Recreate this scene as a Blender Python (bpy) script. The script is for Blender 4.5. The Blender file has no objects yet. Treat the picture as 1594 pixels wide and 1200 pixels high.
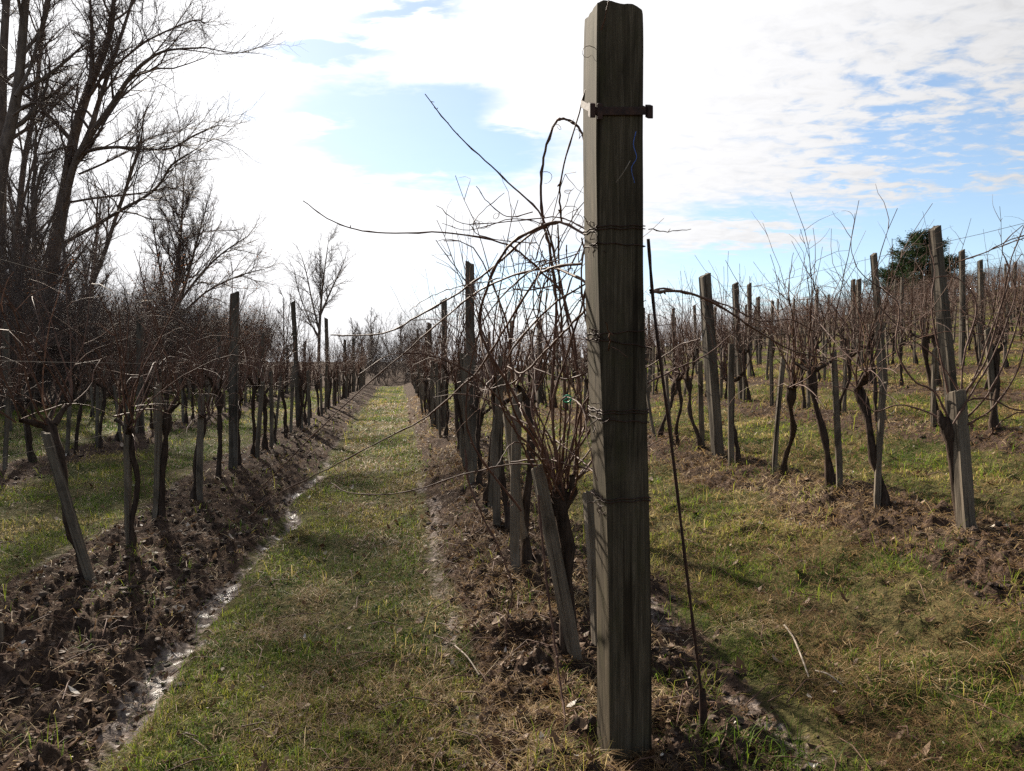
import bpy, math, random
import numpy as np
from mathutils import Vector

sc = bpy.context.scene
COL = sc.collection
R = math.radians
F = 1195.0                       # focal length in the pixels of a 1594 px wide picture
EYE = 1.27
RDX, RDY = -0.1465, 0.9892       # direction the rows run in; across the rows is (RDY, -RDX)
SUN_AZ, SUN_EL = -28.0, 31.0     # degrees left of +Y, above the horizon

# ------------------------------------------------------------------ helpers
def P(u, v, y):
    return ((u - 797) / F * y, y, EYE + (600 - v) / F * y)

def row_xy(t, s):                # row coordinates -> world
    return (s * RDX + t * RDY, s * RDY - t * RDX)

def row_at_y(t, y):
    return (t + RDX * y) / RDY

def hash01(ix, iy, seed):
    h = (ix.astype(np.int64) * 374761393 + iy.astype(np.int64) * 668265263 + seed * 974711) & 0xFFFFFFFF
    h = ((h ^ (h >> 13)) * 1274126177) & 0xFFFFFFFF
    h = h ^ (h >> 16)
    return (h & 0xFFFFFF) / float(0xFFFFFF)

def vnoise(x, y, seed=0):
    ix = np.floor(x); iy = np.floor(y)
    fx = x - ix; fy = y - iy
    fx = fx * fx * fx * (fx * (fx * 6 - 15) + 10); fy = fy * fy * fy * (fy * (fy * 6 - 15) + 10)
    a = hash01(ix, iy, seed); b = hash01(ix + 1, iy, seed)
    c = hash01(ix, iy + 1, seed); d = hash01(ix + 1, iy + 1, seed)
    return (a + (b - a) * fx) * (1 - fy) + (c + (d - c) * fx) * fy

def fbm(x, y, octv=4, seed=0, gain=0.5):
    s = 0; a = 1.0; n = 0
    for i in range(octv):
        s = s + a * vnoise(x * (2.03 ** i) + 17.3 * i, y * (2.03 ** i) - 9.1 * i, seed + i)
        n += a; a *= gain
    return s / n

def sstep(e0, e1, x):
    t = np.clip((x - e0) / (e1 - e0), 0, 1)
    return t * t * (3 - 2 * t)

SP = 2.58                        # row spacing
T0 = 0.72                        # the row of the big post
KMIN, KMAX = -3, 20

def ground_fields(x, y):
    """height, soil mask, wet mud mask at world x, y (arrays)"""
    x = np.asarray(x, float); y = np.asarray(y, float)
    s = RDX * x + RDY * y; t = RDY * x - RDX * y
    ss = np.minimum(s, 42) + 0.0
    z = 0.03 * (ss - 1.5) - 0.010 * np.clip(s - 43, 0, 60)
    tt = np.clip(t - 0.9, 0, 46)
    z = z + (0.1 * tt + 0.0015 * tt * tt) * sstep(0, 1.0, tt + 0.35) - 0.05 * np.clip(t - 52, 0, 80)
    z = z - 0.012 * np.clip(-2.6 - t, 0, 6) + 0.10 * np.clip(-11.5 - t, 0, 30) * sstep(0, 3, -11.5 - t)
    z = z + 0.055 * np.exp(-((x - .40) ** 2 + (y - 2.45) ** 2) / .28 ** 2)
    z = z + 2.6 * sstep(47, 74, s) * (1 - sstep(2, 16, t))
    wob = (fbm(s * 0.55, t * 0.3 + 3, 3, 11) - 0.5) * 0.42 + (fbm(s * 2.4, t * 1.2, 2, 77) - .5) * .22
    soil = np.zeros_like(z); mud = np.zeros_like(z)
    k = np.clip(np.round((t - T0) / SP), KMIN, KMAX)
    dt = t - (T0 + k * SP)
    dw = dt + wob
    # general rows: a strip of broken soil below the vines
    gen = 1 - sstep(0.36, 0.66, np.abs(dw))
    lft = sstep(-0.62, -0.34, dw) * (1 - sstep(0.74, 0.92, dt + wob * 0.45))
    soil = np.where(k == -1, lft, gen)
    soil = np.where(k == 0, sstep(-0.52, -0.36, dt + wob * .35) * (1 - sstep(.5, .85, dw)), soil)
    soil = np.where(k >= 2, gen * 0.8, soil)
    soil = np.where(k <= -3, gen * .3, soil)
    soil = np.maximum(soil, np.maximum(sstep(-9.5, -11.5, t), sstep(45, 50, s) * (1 - sstep(2, 12, t))))
    mound = np.exp(-(dt / 0.42) ** 2)
    amp = np.where(k == -1, 0.07, np.where(k == 0, 0.20 * sstep(2.5, 4.6, s), np.where(k <= -2, .07, 0.11)))
    z = z + amp * mound * (0.75 + 0.5 * fbm(s * 1.1, t * 0.7, 3, 5))
    # wet channel right of the left row, wheel ruts beside the middle row
    cw = (fbm(s * 0.9, s * 0 + 2.0, 3, 23) - 0.5) * 0.3
    c1 = np.exp(-((t + 0.98 + cw) / 0.095) ** 2) * (s > 0) * (1 - .45 * sstep(5, 14, s))
    c2 = np.exp(-((t - 0.26 + cw * .6) / 0.12) ** 2) * 0.62 * (1 - .6 * sstep(7, 14, s))
    c3 = np.exp(-((t - 1.34 + cw * .8) / 0.13) ** 2) * 0.56 * (1 - sstep(3.8, 5.5, s))
    c4 = np.exp(-((t + 2.30 + cw) / 0.10) ** 2) * 0.55
    brk = sstep(0.34, 0.52, fbm(s * 2.2, t * 3.0, 3, 31))
    mud = np.clip(np.maximum(c1 * (.6 + .45 * brk), np.maximum(c2, np.maximum(c3, c4)) * (0.2 + 0.85 * brk)), 0, 1)
    z = z - 0.07 * c1 - 0.03 * c2 - 0.03 * c3 - .03 * c4
    # roughness of the ground
    near = 1 / (1 + (np.hypot(x, y) / 16) ** 2)
    lump = fbm(x * 5.5, y * 5.5, 4, 41, 0.55) - 0.5
    bill = np.abs(fbm(x * 9, y * 9, 4, 51, 0.6) - 0.5) * 2
    cl = np.clip(soil - mud * .75, 0, 1)
    z = z + near * cl * (0.12 * lump + 0.10 * (bill - 0.22) + .03 * (fbm(x * 26, y * 26, 2, 55) - .5))
    rgt = 0.6 + 0.9 * sstep(1.2, 2.2, t)
    z = z + near * (1 - soil) * rgt * (0.09 * (fbm(x * 3.0, y * 3.0, 4, 61) - 0.5) + 0.055 * (fbm(x * 9.0, y * 9.0, 4, 65, .6) - 0.5))
    z = z + near * mud * 0.05 * (fbm(x * 14, y * 14, 3, 71) - 0.5)
    z = z + (fbm(x * 0.35, y * 0.35, 2, 3) - .5) * .12 * sstep(3, 8, y)
    return z, soil, mud

def gz(x, y):
    return float(ground_fields(np.array([x]), np.array([y]))[0][0])

# ------------------------------------------------------------------ mesh making
def mesh_arrays(name, V, faces_by_n, smooth=True):
    """faces_by_n: list of (k, array (m,k))"""
    me = bpy.data.meshes.new(name)
    V = np.asarray(V, np.float32)
    me.vertices.add(len(V)); me.vertices.foreach_set('co', V.ravel())
    nl = sum(a.size for a in faces_by_n); npoly = sum(len(a) for a in faces_by_n)
    me.loops.add(nl); me.polygons.add(npoly)
    li = np.concatenate([a.ravel() for a in faces_by_n]).astype(np.int32)
    tot = np.concatenate([np.full(len(a), a.shape[1], np.int32) for a in faces_by_n])
    st = np.concatenate([[0], np.cumsum(tot)[:-1]]).astype(np.int32)
    me.loops.foreach_set('vertex_index', li)
    me.polygons.foreach_set('loop_start', st)
    me.polygons.foreach_set('loop_total', tot)
    me.polygons.foreach_set('use_smooth', np.full(npoly, smooth, bool))
    me.update(calc_edges=True); me.validate()
    return me

def link(name, me, mat=None, parent=None, loc=None):
    o = bpy.data.objects.new(name, me)
    COL.objects.link(o)
    if mat and me is not None:
        me.materials.clear(); me.materials.append(mat)
    if parent: o.parent = parent
    if loc is not None: o.location = loc
    return o

def tubes_mesh(name, polys, closed_tip=False):
    """polys: list of (pts, radii, sides); one mesh, batched by shape"""
    groups = {}
    for p, r, n in polys:
        groups.setdefault((len(p), n), []).append((p, r))
    VS, FS, off = [], [], 0
    for (m, n), lst in groups.items():
        A = np.array([p for p, _ in lst], float)          # B,m,3
        Rr = np.array([r for _, r in lst], float)         # B,m
        B = len(lst)
        T = np.empty_like(A)
        T[:, 1:-1] = A[:, 2:] - A[:, :-2]; T[:, 0] = A[:, 1] - A[:, 0]; T[:, -1] = A[:, -1] - A[:, -2]
        T /= np.linalg.norm(T, axis=2, keepdims=True) + 1e-9
        main = A[:, -1] - A[:, 0]
        ax = np.argmin(np.abs(main), axis=1)
        ref = np.eye(3)[ax][:, None, :]
        U = np.cross(T, np.broadcast_to(ref, T.shape)); U /= np.linalg.norm(U, axis=2, keepdims=True) + 1e-9
        W = np.cross(T, U)
        ang = np.arange(n) / n * 2 * np.pi
        ring = (A[:, :, None, :] + Rr[:, :, None, None] * (np.cos(ang)[None, None, :, None] * U[:, :, None, :] + np.sin(ang)[None, None, :, None] * W[:, :, None, :]))
        VS.append(ring.reshape(-1, 3))
        b = np.arange(B)[:, None, None] * (m * n); i = np.arange(m - 1)[None, :, None] * n; j = np.arange(n)[None, None, :]; j2 = (j + 1) % n
        q = np.stack([b + i + j, b + i + j2, b + i + n + j2, b + i + n + j], -1).reshape(-1, 4) + off
        FS.append(q)
        off += B * m * n
    return mesh_arrays(name, np.concatenate(VS), [np.concatenate(FS)])

def cat_rom(pts, sub=4):
    P_ = [np.array(p, float) for p in pts]
    P_ = [2 * P_[0] - P_[1]] + P_ + [2 * P_[-1] - P_[-2]]
    out = []
    for i in range(1, len(P_) - 2):
        a, b, c, d = P_[i - 1:i + 3]
        for k in range(sub):
            t = k / sub
            out.append(0.5 * ((2 * b) + (c - a) * t + (2 * a - 5 * b + 4 * c - d) * t * t + (3 * b - a - 3 * c + d) * t ** 3))
    out.append(P_[-2])
    return out

def timber_mesh(name, w, d, h, seed, rings=10, top_slope=0.02, rough=0.003, bury=0.25, bow=0.01, chip=0.01):
    """a squared, weathered timber standing on z = 0, its foot sunk in the ground"""
    rg = np.random.default_rng(seed)
    nside = 4; per = nside * 4
    ang = []
    c = 0.14
    base = []
    for (sx, sy) in ((1, -1), (1, 1), (-1, 1), (-1, -1)):
        pass
    prof = []
    cs = [(-1, -1), (1, -1), (1, 1), (-1, 1)]
    for i in range(4):
        a = np.array(cs[i], float); b = np.array(cs[(i + 1) % 4], float)
        for f in (0.05, 0.3, 0.7, 0.95):
            prof.append(a + (b - a) * f)
    prof = np.array(prof) * np.array([w / 2, d / 2])
    zs = np.concatenate([[-bury], np.linspace(0, h, rings)])
    ph = rg.uniform(0, 6, 2)
    V = []
    cornoff = rg.normal(0, rough, (per, 2))
    for z in zs:
        off = np.array([math.sin(z * 1.9 + ph[0]) * bow, math.sin(z * 1.5 + ph[1]) * bow]) * (z > 0)
        cornoff = cornoff * 0.75 + rg.normal(0, rough, (per, 2)) * 0.6
        pr = prof * (1 + 0.02 * math.sin(z * 4 + ph[0])) + cornoff + off
        for p in pr:
            zz = z
            if z == zs[-1]:
                zz = z + p[0] / w * top_slope * 2 + rg.normal(0, chip * .5)
            V.append((p[0], p[1], zz))
    top = [V[-per + i] for i in range(per)]
    # an inner ring and a centre close the top
    cen = np.mean(np.array(top), axis=0)
    for p in top:
        q = cen + (np.array(p) - cen) * 0.86; V.append((q[0], q[1], q[2] + 0.004))
    V.append((cen[0], cen[1], cen[2] + 0.004))
    nr = len(zs)
    q = []
    for i in range(nr):
        for j in range(per):
            q.append((i * per + j, i * per + (j + 1) % per, (i + 1) * per + (j + 1) % per, (i + 1) * per + j))
    tri = [(nr * per + j, nr * per + (j + 1) % per, (nr + 1) * per) for j in range(per)]
    return mesh_arrays(name, V, [np.array(q), np.array(tri)], smooth=False)

# ------------------------------------------------------------------ materials
def new_mat(name):
    m = bpy.data.materials.new(name); m.use_nodes = True
    nt = m.node_tree; nt.nodes.clear()
    out = nt.nodes.new('ShaderNodeOutputMaterial')
    return m, nt, out

def nd(nt, typ, **kw):
    n = nt.nodes.new(typ)
    for k, v in kw.items():
        if k.startswith('i_'):
            n.inputs[k[2:].replace('_', ' ')].default_value = v
        else: setattr(n, k, v)
    return n

def ramp(nt, fac, stops):
    r = nt.nodes.new('ShaderNodeValToRGB')
    while len(r.color_ramp.elements) < len(stops): r.color_ramp.elements.new(0.5)
    for e, (p, c) in zip(r.color_ramp.elements, stops):
        e.position = p; e.color = (*c, 1)
    nt.links.new(fac, r.inputs['Fac'])
    return r.outputs['Color']

def noise(nt, vec, scale, detail=4, rough=0.55, dist=0.0):
    n = nd(nt, 'ShaderNodeTexNoise'); n.inputs['Scale'].default_value = scale
    n.inputs['Detail'].default_value = detail; n.inputs['Roughness'].default_value = rough; n.inputs['Distortion'].default_value = dist
    if vec is not None: nt.links.new(vec, n.inputs['Vector'])
    return n.outputs['Fac']

def mapping(nt, vec, scale):
    m = nd(nt, 'ShaderNodeMapping'); m.inputs['Scale'].default_value = scale
    nt.links.new(vec, m.inputs['Vector'])
    return m.outputs['Vector']

def mixc(nt, fac, a, b, mode='MIX'):
    m = nd(nt, 'ShaderNodeMix', data_type='RGBA', blend_type=mode)
    for s, v in (('Factor', fac), ('A', a), ('B', b)):
        i = [x for x in m.inputs if x.name == s and (x.type == 'RGBA' if s != 'Factor' else x.type == 'VALUE')][0]
        if hasattr(v, 'is_output'): nt.links.new(v, i)
        elif s == 'Factor': i.default_value = v
        else: i.default_value = (*v, 1)
    return [x for x in m.outputs if x.type == 'RGBA'][0]

def mth(nt, op, a, b=None, c=None, clamp=False):
    n = nd(nt, 'ShaderNodeMath', operation=op, use_clamp=clamp)
    for i, v in enumerate((a, b, c)):
        if v is None: continue
        if hasattr(v, 'is_output'): nt.links.new(v, n.inputs[i])
        else: n.inputs[i].default_value = v
    return n.outputs[0]

def principled(nt, out, col, rough, spec=0.3, bump=None, bstr=0.4, bdist=0.01):
    b = nd(nt, 'ShaderNodeBsdfPrincipled')
    if hasattr(col, 'is_output'): nt.links.new(col, b.inputs['Base Color'])
    else: b.inputs['Base Color'].default_value = (*col, 1)
    if hasattr(rough, 'is_output'): nt.links.new(rough, b.inputs['Roughness'])
    else: b.inputs['Roughness'].default_value = rough
    if hasattr(spec, 'is_output'): nt.links.new(spec, b.inputs['Specular IOR Level'])
    else: b.inputs['Specular IOR Level'].default_value = spec
    if bump is not None:
        bp = nd(nt, 'ShaderNodeBump'); bp.inputs['Strength'].default_value = bstr; bp.inputs['Distance'].default_value = bdist
        nt.links.new(bump, bp.inputs['Height']); nt.links.new(bp.outputs['Normal'], b.inputs['Normal'])
    nt.links.new(b.outputs[0], out.inputs['Surface'])
    return b

def wood_mat(name, dark, mid, light, grain=1.0, moss=None):
    m, nt, out = new_mat(name)
    tc = nd(nt, 'ShaderNodeTexCoord'); oi = nd(nt, 'ShaderNodeObjectInfo')
    vadd = nd(nt, 'ShaderNodeVectorMath', operation='ADD'); nt.links.new(tc.outputs['Object'], vadd.inputs[0])
    sc_ = nd(nt, 'ShaderNodeVectorMath', operation='SCALE'); sc_.inputs[0].default_value = (3.1, 5.7, 2.3); nt.links.new(oi.outputs['Random'], sc_.inputs['Scale'])
    nt.links.new(sc_.outputs[0], vadd.inputs[1])
    v = vadd.outputs[0]
    g1 = noise(nt, mapping(nt, v, (95 * grain, 95 * grain, 2.6)), 1.0, 6, 0.7, 1.2)
    g2 = noise(nt, mapping(nt, v, (8, 8, 2.4)), 1.0, 5, 0.65, .8)
    col = ramp(nt, g1, [(0.2, dark), (0.5, mid), (0.85, light)])
    blot = ramp(nt, g2, [(0.33, (0.42, 0.40, 0.38)), (0.48, (.85, .82, .78)), (0.68, (1.25, 1.2, 1.12))])
    col = mixc(nt, 1.0, col, blot, 'MULTIPLY')
    if moss:
        g3 = noise(nt, mapping(nt, v, (14, 14, 7)), 1.0, 4, 0.7)
        col = mixc(nt, mth(nt, 'MULTIPLY', mth(nt, 'SUBTRACT', g3, 0.5, clamp=True), 2.4, clamp=True), col, moss)
    crack = ramp(nt, noise(nt, mapping(nt, v, (75, 75, 0.9)), 1.0, 2, 0.4, 0.3), [(0.33, (0, 0, 0)), (0.38, (1, 1, 1))])
    col = mixc(nt, 1.0, col, mixc(nt, crack, (0.45, 0.43, 0.42), (1, 1, 1)), 'MULTIPLY')
    hgt = mth(nt, 'MULTIPLY', mth(nt, 'ADD', g1, 0.2), crack)
    principled(nt, out, col, 0.88, 0.08, hgt, 0.32, 0.003)
    return m

def bark_mat(name, dark, light, scale=(14, 14, 5), rough=0.85, bstr=0.8, bd=0.02, spec=.2):
    m, nt, out = new_mat(name)
    tc = nd(nt, 'ShaderNodeTexCoord')
    n1 = noise(nt, mapping(nt, tc.outputs['Object'], scale), 1.0, 5, 0.65)
    col = ramp(nt, n1, [(0.3, dark), (0.7, light)])
    principled(nt, out, col, rough, spec, n1, bstr, bd)
    return m

M = {}
M['endpost'] = wood_mat('weathered_end_post', (0.027, 0.022, 0.015), (0.073, 0.059, 0.041), (0.19, 0.155, 0.115), 1.0, (0.055, 0.05, 0.022))
M['post'] = wood_mat('weathered_post', (0.05, 0.043, 0.035), (0.12, 0.103, 0.085), (0.24, 0.21, 0.175), 1.0)
M['stake'] = wood_mat('weathered_stake', (0.07, 0.06, 0.047), (0.16, 0.135, 0.108), (0.31, 0.265, 0.215), 1.2)
M['vinebark'] = bark_mat('vine_bark', (0.02, 0.014, 0.011), (0.095, 0.066, 0.05), (60, 60, 8), 0.95, 1.0, 0.015, .05)
M['cane'] = bark_mat('vine_cane', (0.055, 0.026, 0.019), (0.17, 0.095, 0.065), (30, 30, 18), 0.65, 0.3, 0.002, .14)
M['cane_far'] = bark_mat('dry_cane', (0.075, 0.042, 0.032), (0.21, 0.13, 0.095), (12, 12, 8), 0.65, 0.1, 0.002, .2)
M['treebark'] = bark_mat('tree_bark', (0.07, 0.052, 0.042), (0.2, 0.155, 0.125), (7, 7, 2.5), 0.9, 0.9, 0.03)
M['twig'] = bark_mat('tree_twig', (0.065, 0.047, 0.041), (0.15, 0.11, 0.09), (3, 3, 3), 0.7, 0.2, 0.002)
M['wire'] = bark_mat('galvanised_wire', (0.03, 0.024, 0.021), (0.075, 0.062, 0.055), (30, 30, 30), 0.9, 0.1, 0.001, .03)
M['rust'] = bark_mat('rusty_iron', (0.02, 0.011, 0.009), (0.075, 0.034, 0.022), (40, 40, 40), 0.75, 0.5, 0.003, .3)

def leafy(name, cols, transl=0.45, rough=0.6):
    """thin leaf or blade: colour picked per blade from an attribute"""
    m, nt, out = new_mat(name)
    at = nd(nt, 'ShaderNodeAttribute'); at.attribute_name = 'hue'
    col = ramp(nt, at.outputs['Fac'], cols)
    b = nd(nt, 'ShaderNodeBsdfPrincipled'); b.inputs['Roughness'].default_value = rough; b.inputs['Specular IOR Level'].default_value = 0.08
    nt.links.new(col, b.inputs['Base Color'])
    t = nd(nt, 'ShaderNodeBsdfTranslucent'); nt.links.new(col, t.inputs['Color'])
    mx = nd(nt, 'ShaderNodeMixShader'); mx.inputs[0].default_value = transl
    nt.links.new(b.outputs[0], mx.inputs[1]); nt.links.new(t.outputs[0], mx.inputs[2]); nt.links.new(mx.outputs[0], out.inputs['Surface'])
    return m

M['grass'] = leafy('grass_blades', [(0.0, (0.04, 0.075, 0.010)), (0.38, (0.115, 0.175, 0.018)), (0.70, (0.24, 0.25, 0.03)), (0.9, (0.36, 0.28, 0.085)), (1.0, (0.44, 0.34, 0.16))], 0.5)
M['straw'] = leafy('dry_straw', [(0.0, (0.08, 0.045, 0.022)), (0.45, (0.23, 0.14, 0.062)), (0.8, (0.38, 0.26, 0.12)), (1.0, (0.52, 0.41, 0.26))], 0.35)
M['leaf'] = leafy('dead_leaves', [(0.0, (0.05, 0.026, 0.016)), (0.5, (0.13, 0.075, 0.042)), (0.85, (0.25, 0.17, 0.11)), (1.0, (0.55, 0.50, 0.44))], 0.15)
M['needle'] = leafy('conifer_needles', [(0.0, (0.012, 0.022, 0.010)), (0.6, (0.03, 0.05, 0.018)), (1.0, (0.06, 0.085, 0.03))], 0.25)
M['beech'] = leafy('brown_winter_leaves', [(0.0, (0.07, 0.03, 0.016)), (0.6, (0.17, 0.075, 0.036)), (1.0, (0.27, 0.13, 0.06))], 0.4)

def ground_mat():
    m, nt, out = new_mat('vineyard_ground')
    geo = nd(nt, 'ShaderNodeNewGeometry'); pos = geo.outputs['Position']
    a_s = nd(nt, 'ShaderNodeAttribute'); a_s.attribute_name = 'soil'
    a_m = nd(nt, 'ShaderNodeAttribute'); a_m.attribute_name = 'mud'
    n1 = noise(nt, pos, 3.0, 6, 0.65); n2 = noise(nt, pos, 22, 5, 0.65); n3 = noise(nt, pos, 90, 3, 0.6); n0 = noise(nt, pos, .8, 4, .6)
    turf = ramp(nt, n2, [(0.3, (0.022, 0.024, 0.010)), (0.5, (0.055, 0.055, 0.02)), (0.62, (0.10, 0.085, 0.035)), (0.78, (0.15, 0.115, 0.06))])
    turf = mixc(nt, ramp(nt, n0, [(0.4, (0, 0, 0)), (0.62, (1, 1, 1))]), turf, ramp(nt, n2, [(0.3, (0.03, 0.028, 0.012)), (0.7, (0.13, 0.10, 0.045))]))
    soil = ramp(nt, n2, [(0.3, (0.024, 0.016, 0.0115)), (0.5, (0.06, 0.041, 0.031)), (0.72, (0.125, 0.089, 0.068))])
    soil = mixc(nt, 0.6, soil, ramp(nt, n1, [(0.35, (0.5, 0.48, 0.46)), (0.65, (1.25, 1.15, 1.1))]), 'MULTIPLY')
    mudc = ramp(nt, n2, [(0.35, (0.07, 0.055, 0.047)), (0.65, (0.22, 0.18, 0.158))])
    edge = mth(nt, 'ADD', a_s.outputs['Fac'], mth(nt, 'MULTIPLY', mth(nt, 'SUBTRACT', n2, 0.5), 1.1))
    fs = ramp(nt, edge, [(0.35, (0, 0, 0)), (0.6, (1, 1, 1))])
    col = mixc(nt, fs, turf, soil)
    medge = mth(nt, 'ADD', a_m.outputs['Fac'], mth(nt, 'MULTIPLY', mth(nt, 'SUBTRACT', n2, 0.5), 0.9))
    fm = ramp(nt, medge, [(0.5, (0, 0, 0)), (0.72, (1, 1, 1))])
    col = mixc(nt, fm, col, mudc)
    wet = mth(nt, 'MULTIPLY', ramp(nt, a_m.outputs['Fac'], [(0.62, (0, 0, 0)), (0.85, (1, 1, 1))]), ramp(nt, noise(nt, pos, 9, 3, .5), [(0.46, (0, 0, 0)), (0.58, (1, 1, 1))]))
    rgh = mth(nt, 'SUBTRACT', 0.96, mth(nt, 'MULTIPLY', wet, 0.62))
    rgh = mth(nt, 'ADD', rgh, mth(nt, 'MULTIPLY', mth(nt, 'SUBTRACT', n1, .5), .08), clamp=True)
    hb = mth(nt, 'MULTIPLY', mth(nt, 'ADD', n2, mth(nt, 'MULTIPLY', n3, 0.45)), mth(nt, 'SUBTRACT', 1.0, mth(nt, 'MULTIPLY', fm, .45)))
    principled(nt, out, col, rgh, mth(nt, 'ADD', .03, mth(nt, 'MULTIPLY', wet, .25)), hb, 1.0, 0.03)
    return m
M['ground'] = ground_mat()

def clod_mat():
    m, nt, out = new_mat('soil_clods')
    geo = nd(nt, 'ShaderNodeNewGeometry'); pos = geo.outputs['Position']
    n2 = noise(nt, pos, 30, 5, 0.65); n1 = noise(nt, pos, 5, 3, .6)
    col = ramp(nt, n2, [(0.3, (0.027, 0.018, 0.0135)), (0.5, (0.066, 0.046, 0.035)), (0.72, (0.145, 0.106, 0.083))])
    rg = ramp(nt, n1, [(0.4, (0.62, 0.62, 0.62)), (0.6, (0.95, 0.95, 0.95))])
    principled(nt, out, col, rg, 0.06, n2, 0.9, 0.012)
    return m
M['clod'] = clod_mat()

def plain_mat(name, col, rough=0.5, spec=0.4):
    m, nt, out = new_mat(name)
    tc = nd(nt, 'ShaderNodeTexCoord'); n1 = noise(nt, tc.outputs['Object'], 60, 3)
    c = mixc(nt, 0.5, col, ramp(nt, n1, [(0.3, tuple(x * .6 for x in col)), (0.7, tuple(min(1, x * 1.3) for x in col))]))
    principled(nt, out, c, rough, spec)
    return m
M['green'] = plain_mat('green_plastic', (0.02, 0.36, 0.20), 0.4)
M['blue'] = plain_mat('blue_twine', (0.05, 0.12, 0.42), 0.6)
M['palestick'] = bark_mat('bleached_wood', (0.14, 0.11, 0.08), (0.34, 0.28, 0.22), (30, 30, 30), .7, .2, .002)

# ------------------------------------------------------------------ labels
ORD = ['first', 'second', 'third', 'fourth', 'fifth', 'sixth', 'seventh', 'eighth', 'ninth', 'tenth', 'eleventh', 'twelfth',
       'thirteenth', 'fourteenth', 'fifteenth', 'sixteenth', 'seventeenth', 'eighteenth', 'nineteenth', 'twentieth']
def row_name(k):
    if k == -3: return 'third row left of the grass path'
    if k == -2: return 'second row left of the grass path'
    if k == -1: return 'row just left of the grass path'
    if k == 0: return 'row behind the big post'
    return ORD[k - 1] + ' row right of the big post'

def tag(o, label=None, cat=None, group=None, kind=None):
    if label: o['label'] = label
    if cat: o['category'] = cat
    if group: o['group'] = group
    if kind: o['kind'] = kind
    return o

def empty(name, loc, rot=(0, 0, 0), scale=1.0):
    o = bpy.data.objects.new(name, None); COL.objects.link(o)
    o.location = loc; o.rotation_euler = rot
    o.scale = (scale,) * 3 if not hasattr(scale, '__len__') else scale
    o.empty_display_size = 0.1
    return o

# ------------------------------------------------------------------ ground
def build_ground():
    az = np.concatenate([np.linspace(-180, -48, 40)[:-1], np.linspace(-48, 48, 760), np.linspace(48, 180, 40)[1:-1]])
    az = np.radians(az)
    r = [0.25]
    while r[-1] < 480:
        q = r[-1]
        r.append(q * (1.05 if q < 1.8 else 1.0062 if q < 9 else 1.012 if q < 20 else 1.03 if q < 120 else 1.08))
    r = np.array(r)
    A, RR = np.meshgrid(az, r)
    x = (RR * np.sin(A)).ravel(); y = (RR * np.cos(A)).ravel()
    z, soil, mud = ground_fields(x, y)
    n = len(az); m = len(r)
    V = np.stack([x, y, z], 1)
    i = np.arange(m - 1)[:, None] * n; j = np.arange(n)[None, :]; j2 = (j + 1) % n
    q = np.stack([i + j, i + n + j, i + n + j2, i + j2], -1).reshape(-1, 4)[:, ::-1]
    V = np.vstack([V, [[0, 0, z[0]]]])
    tri = np.stack([np.arange(n), (np.arange(n) + 1) % n, np.full(n, len(V) - 1)], 1)[:, ::-1]
    me = mesh_arrays('ground', V, [q, tri])
    for nm, arr in (('soil', soil), ('mud', mud)):
        a = me.attributes.new(nm, 'FLOAT', 'POINT')
        a.data.foreach_set('value', np.append(arr, 0).astype(np.float32))
    o = link('ground', me, M['ground'])
    o['kind'] = 'structure'
    return o
build_ground()

# ------------------------------------------------------------------ grass, straw, litter, clods
def blades(name, n, seed, rmin, rmax, accept, length, width, lie, mat, label, cat, huef, azmax=42):
    rg = np.random.default_rng(seed)
    r = rmin * (rmax / rmin) ** rg.random(n)
    a = np.radians(rg.uniform(-azmax, azmax, n))
    x = r * np.sin(a); y = r * np.cos(a)
    z, soil, mud = ground_fields(x, y)
    keep = rg.random(n) < accept(x, y, soil, mud)
    x, y, z, r = x[keep], y[keep], z[keep], r[keep]; soil = soil[keep]
    k = len(x)
    L = length * rg.lognormal(0, 0.35, k) * (1 + 0.035 * r)
    Wd = np.maximum(width, width * 0.26 * r) * rg.uniform(0.7, 1.3, k)
    th = rg.uniform(0, 2 * np.pi, k)
    dirx, diry = np.cos(th), np.sin(th)
    elev0 = rg.uniform(lie[0], lie[1], k); elev1 = elev0 - rg.uniform(0.3, 1.1, k)
    sx, sy = -diry, dirx
    p0 = np.stack([x, y, z - 0.006], 1)
    p1 = p0 + np.stack([dirx * np.cos(elev0), diry * np.cos(elev0), np.sin(elev0)], 1) * (L * 0.55)[:, None]
    p2 = p1 + np.stack([dirx * np.cos(elev1), diry * np.cos(elev1), np.sin(elev1)], 1) * (L * 0.45)[:, None]
    gmin = z + 0.003
    p2[:, 2] = np.maximum(p2[:, 2], gmin)
    side = np.stack([sx, sy, rg.normal(0, .3, k)], 1) * (Wd / 2)[:, None]
    V = np.stack([p0 - side, p0 + side, p1 - side * 0.85, p1 + side * 0.85, p2], 1).reshape(-1, 3)
    b = np.arange(k)[:, None] * 5
    q = b + np.array([[0, 1, 3, 2]]); t = b + np.array([[2, 3, 4]])
    me = mesh_arrays(name, V, [q, t])
    hue = np.repeat(np.clip(huef(x, y, soil, rg, k), 0, 1), 5).astype(np.float32)
    me.attributes.new('hue', 'FLOAT', 'POINT').data.foreach_set('value', hue)
    o = link(name, me, mat)
    tag(o, label, cat, None, 'stuff')
    return o

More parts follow.
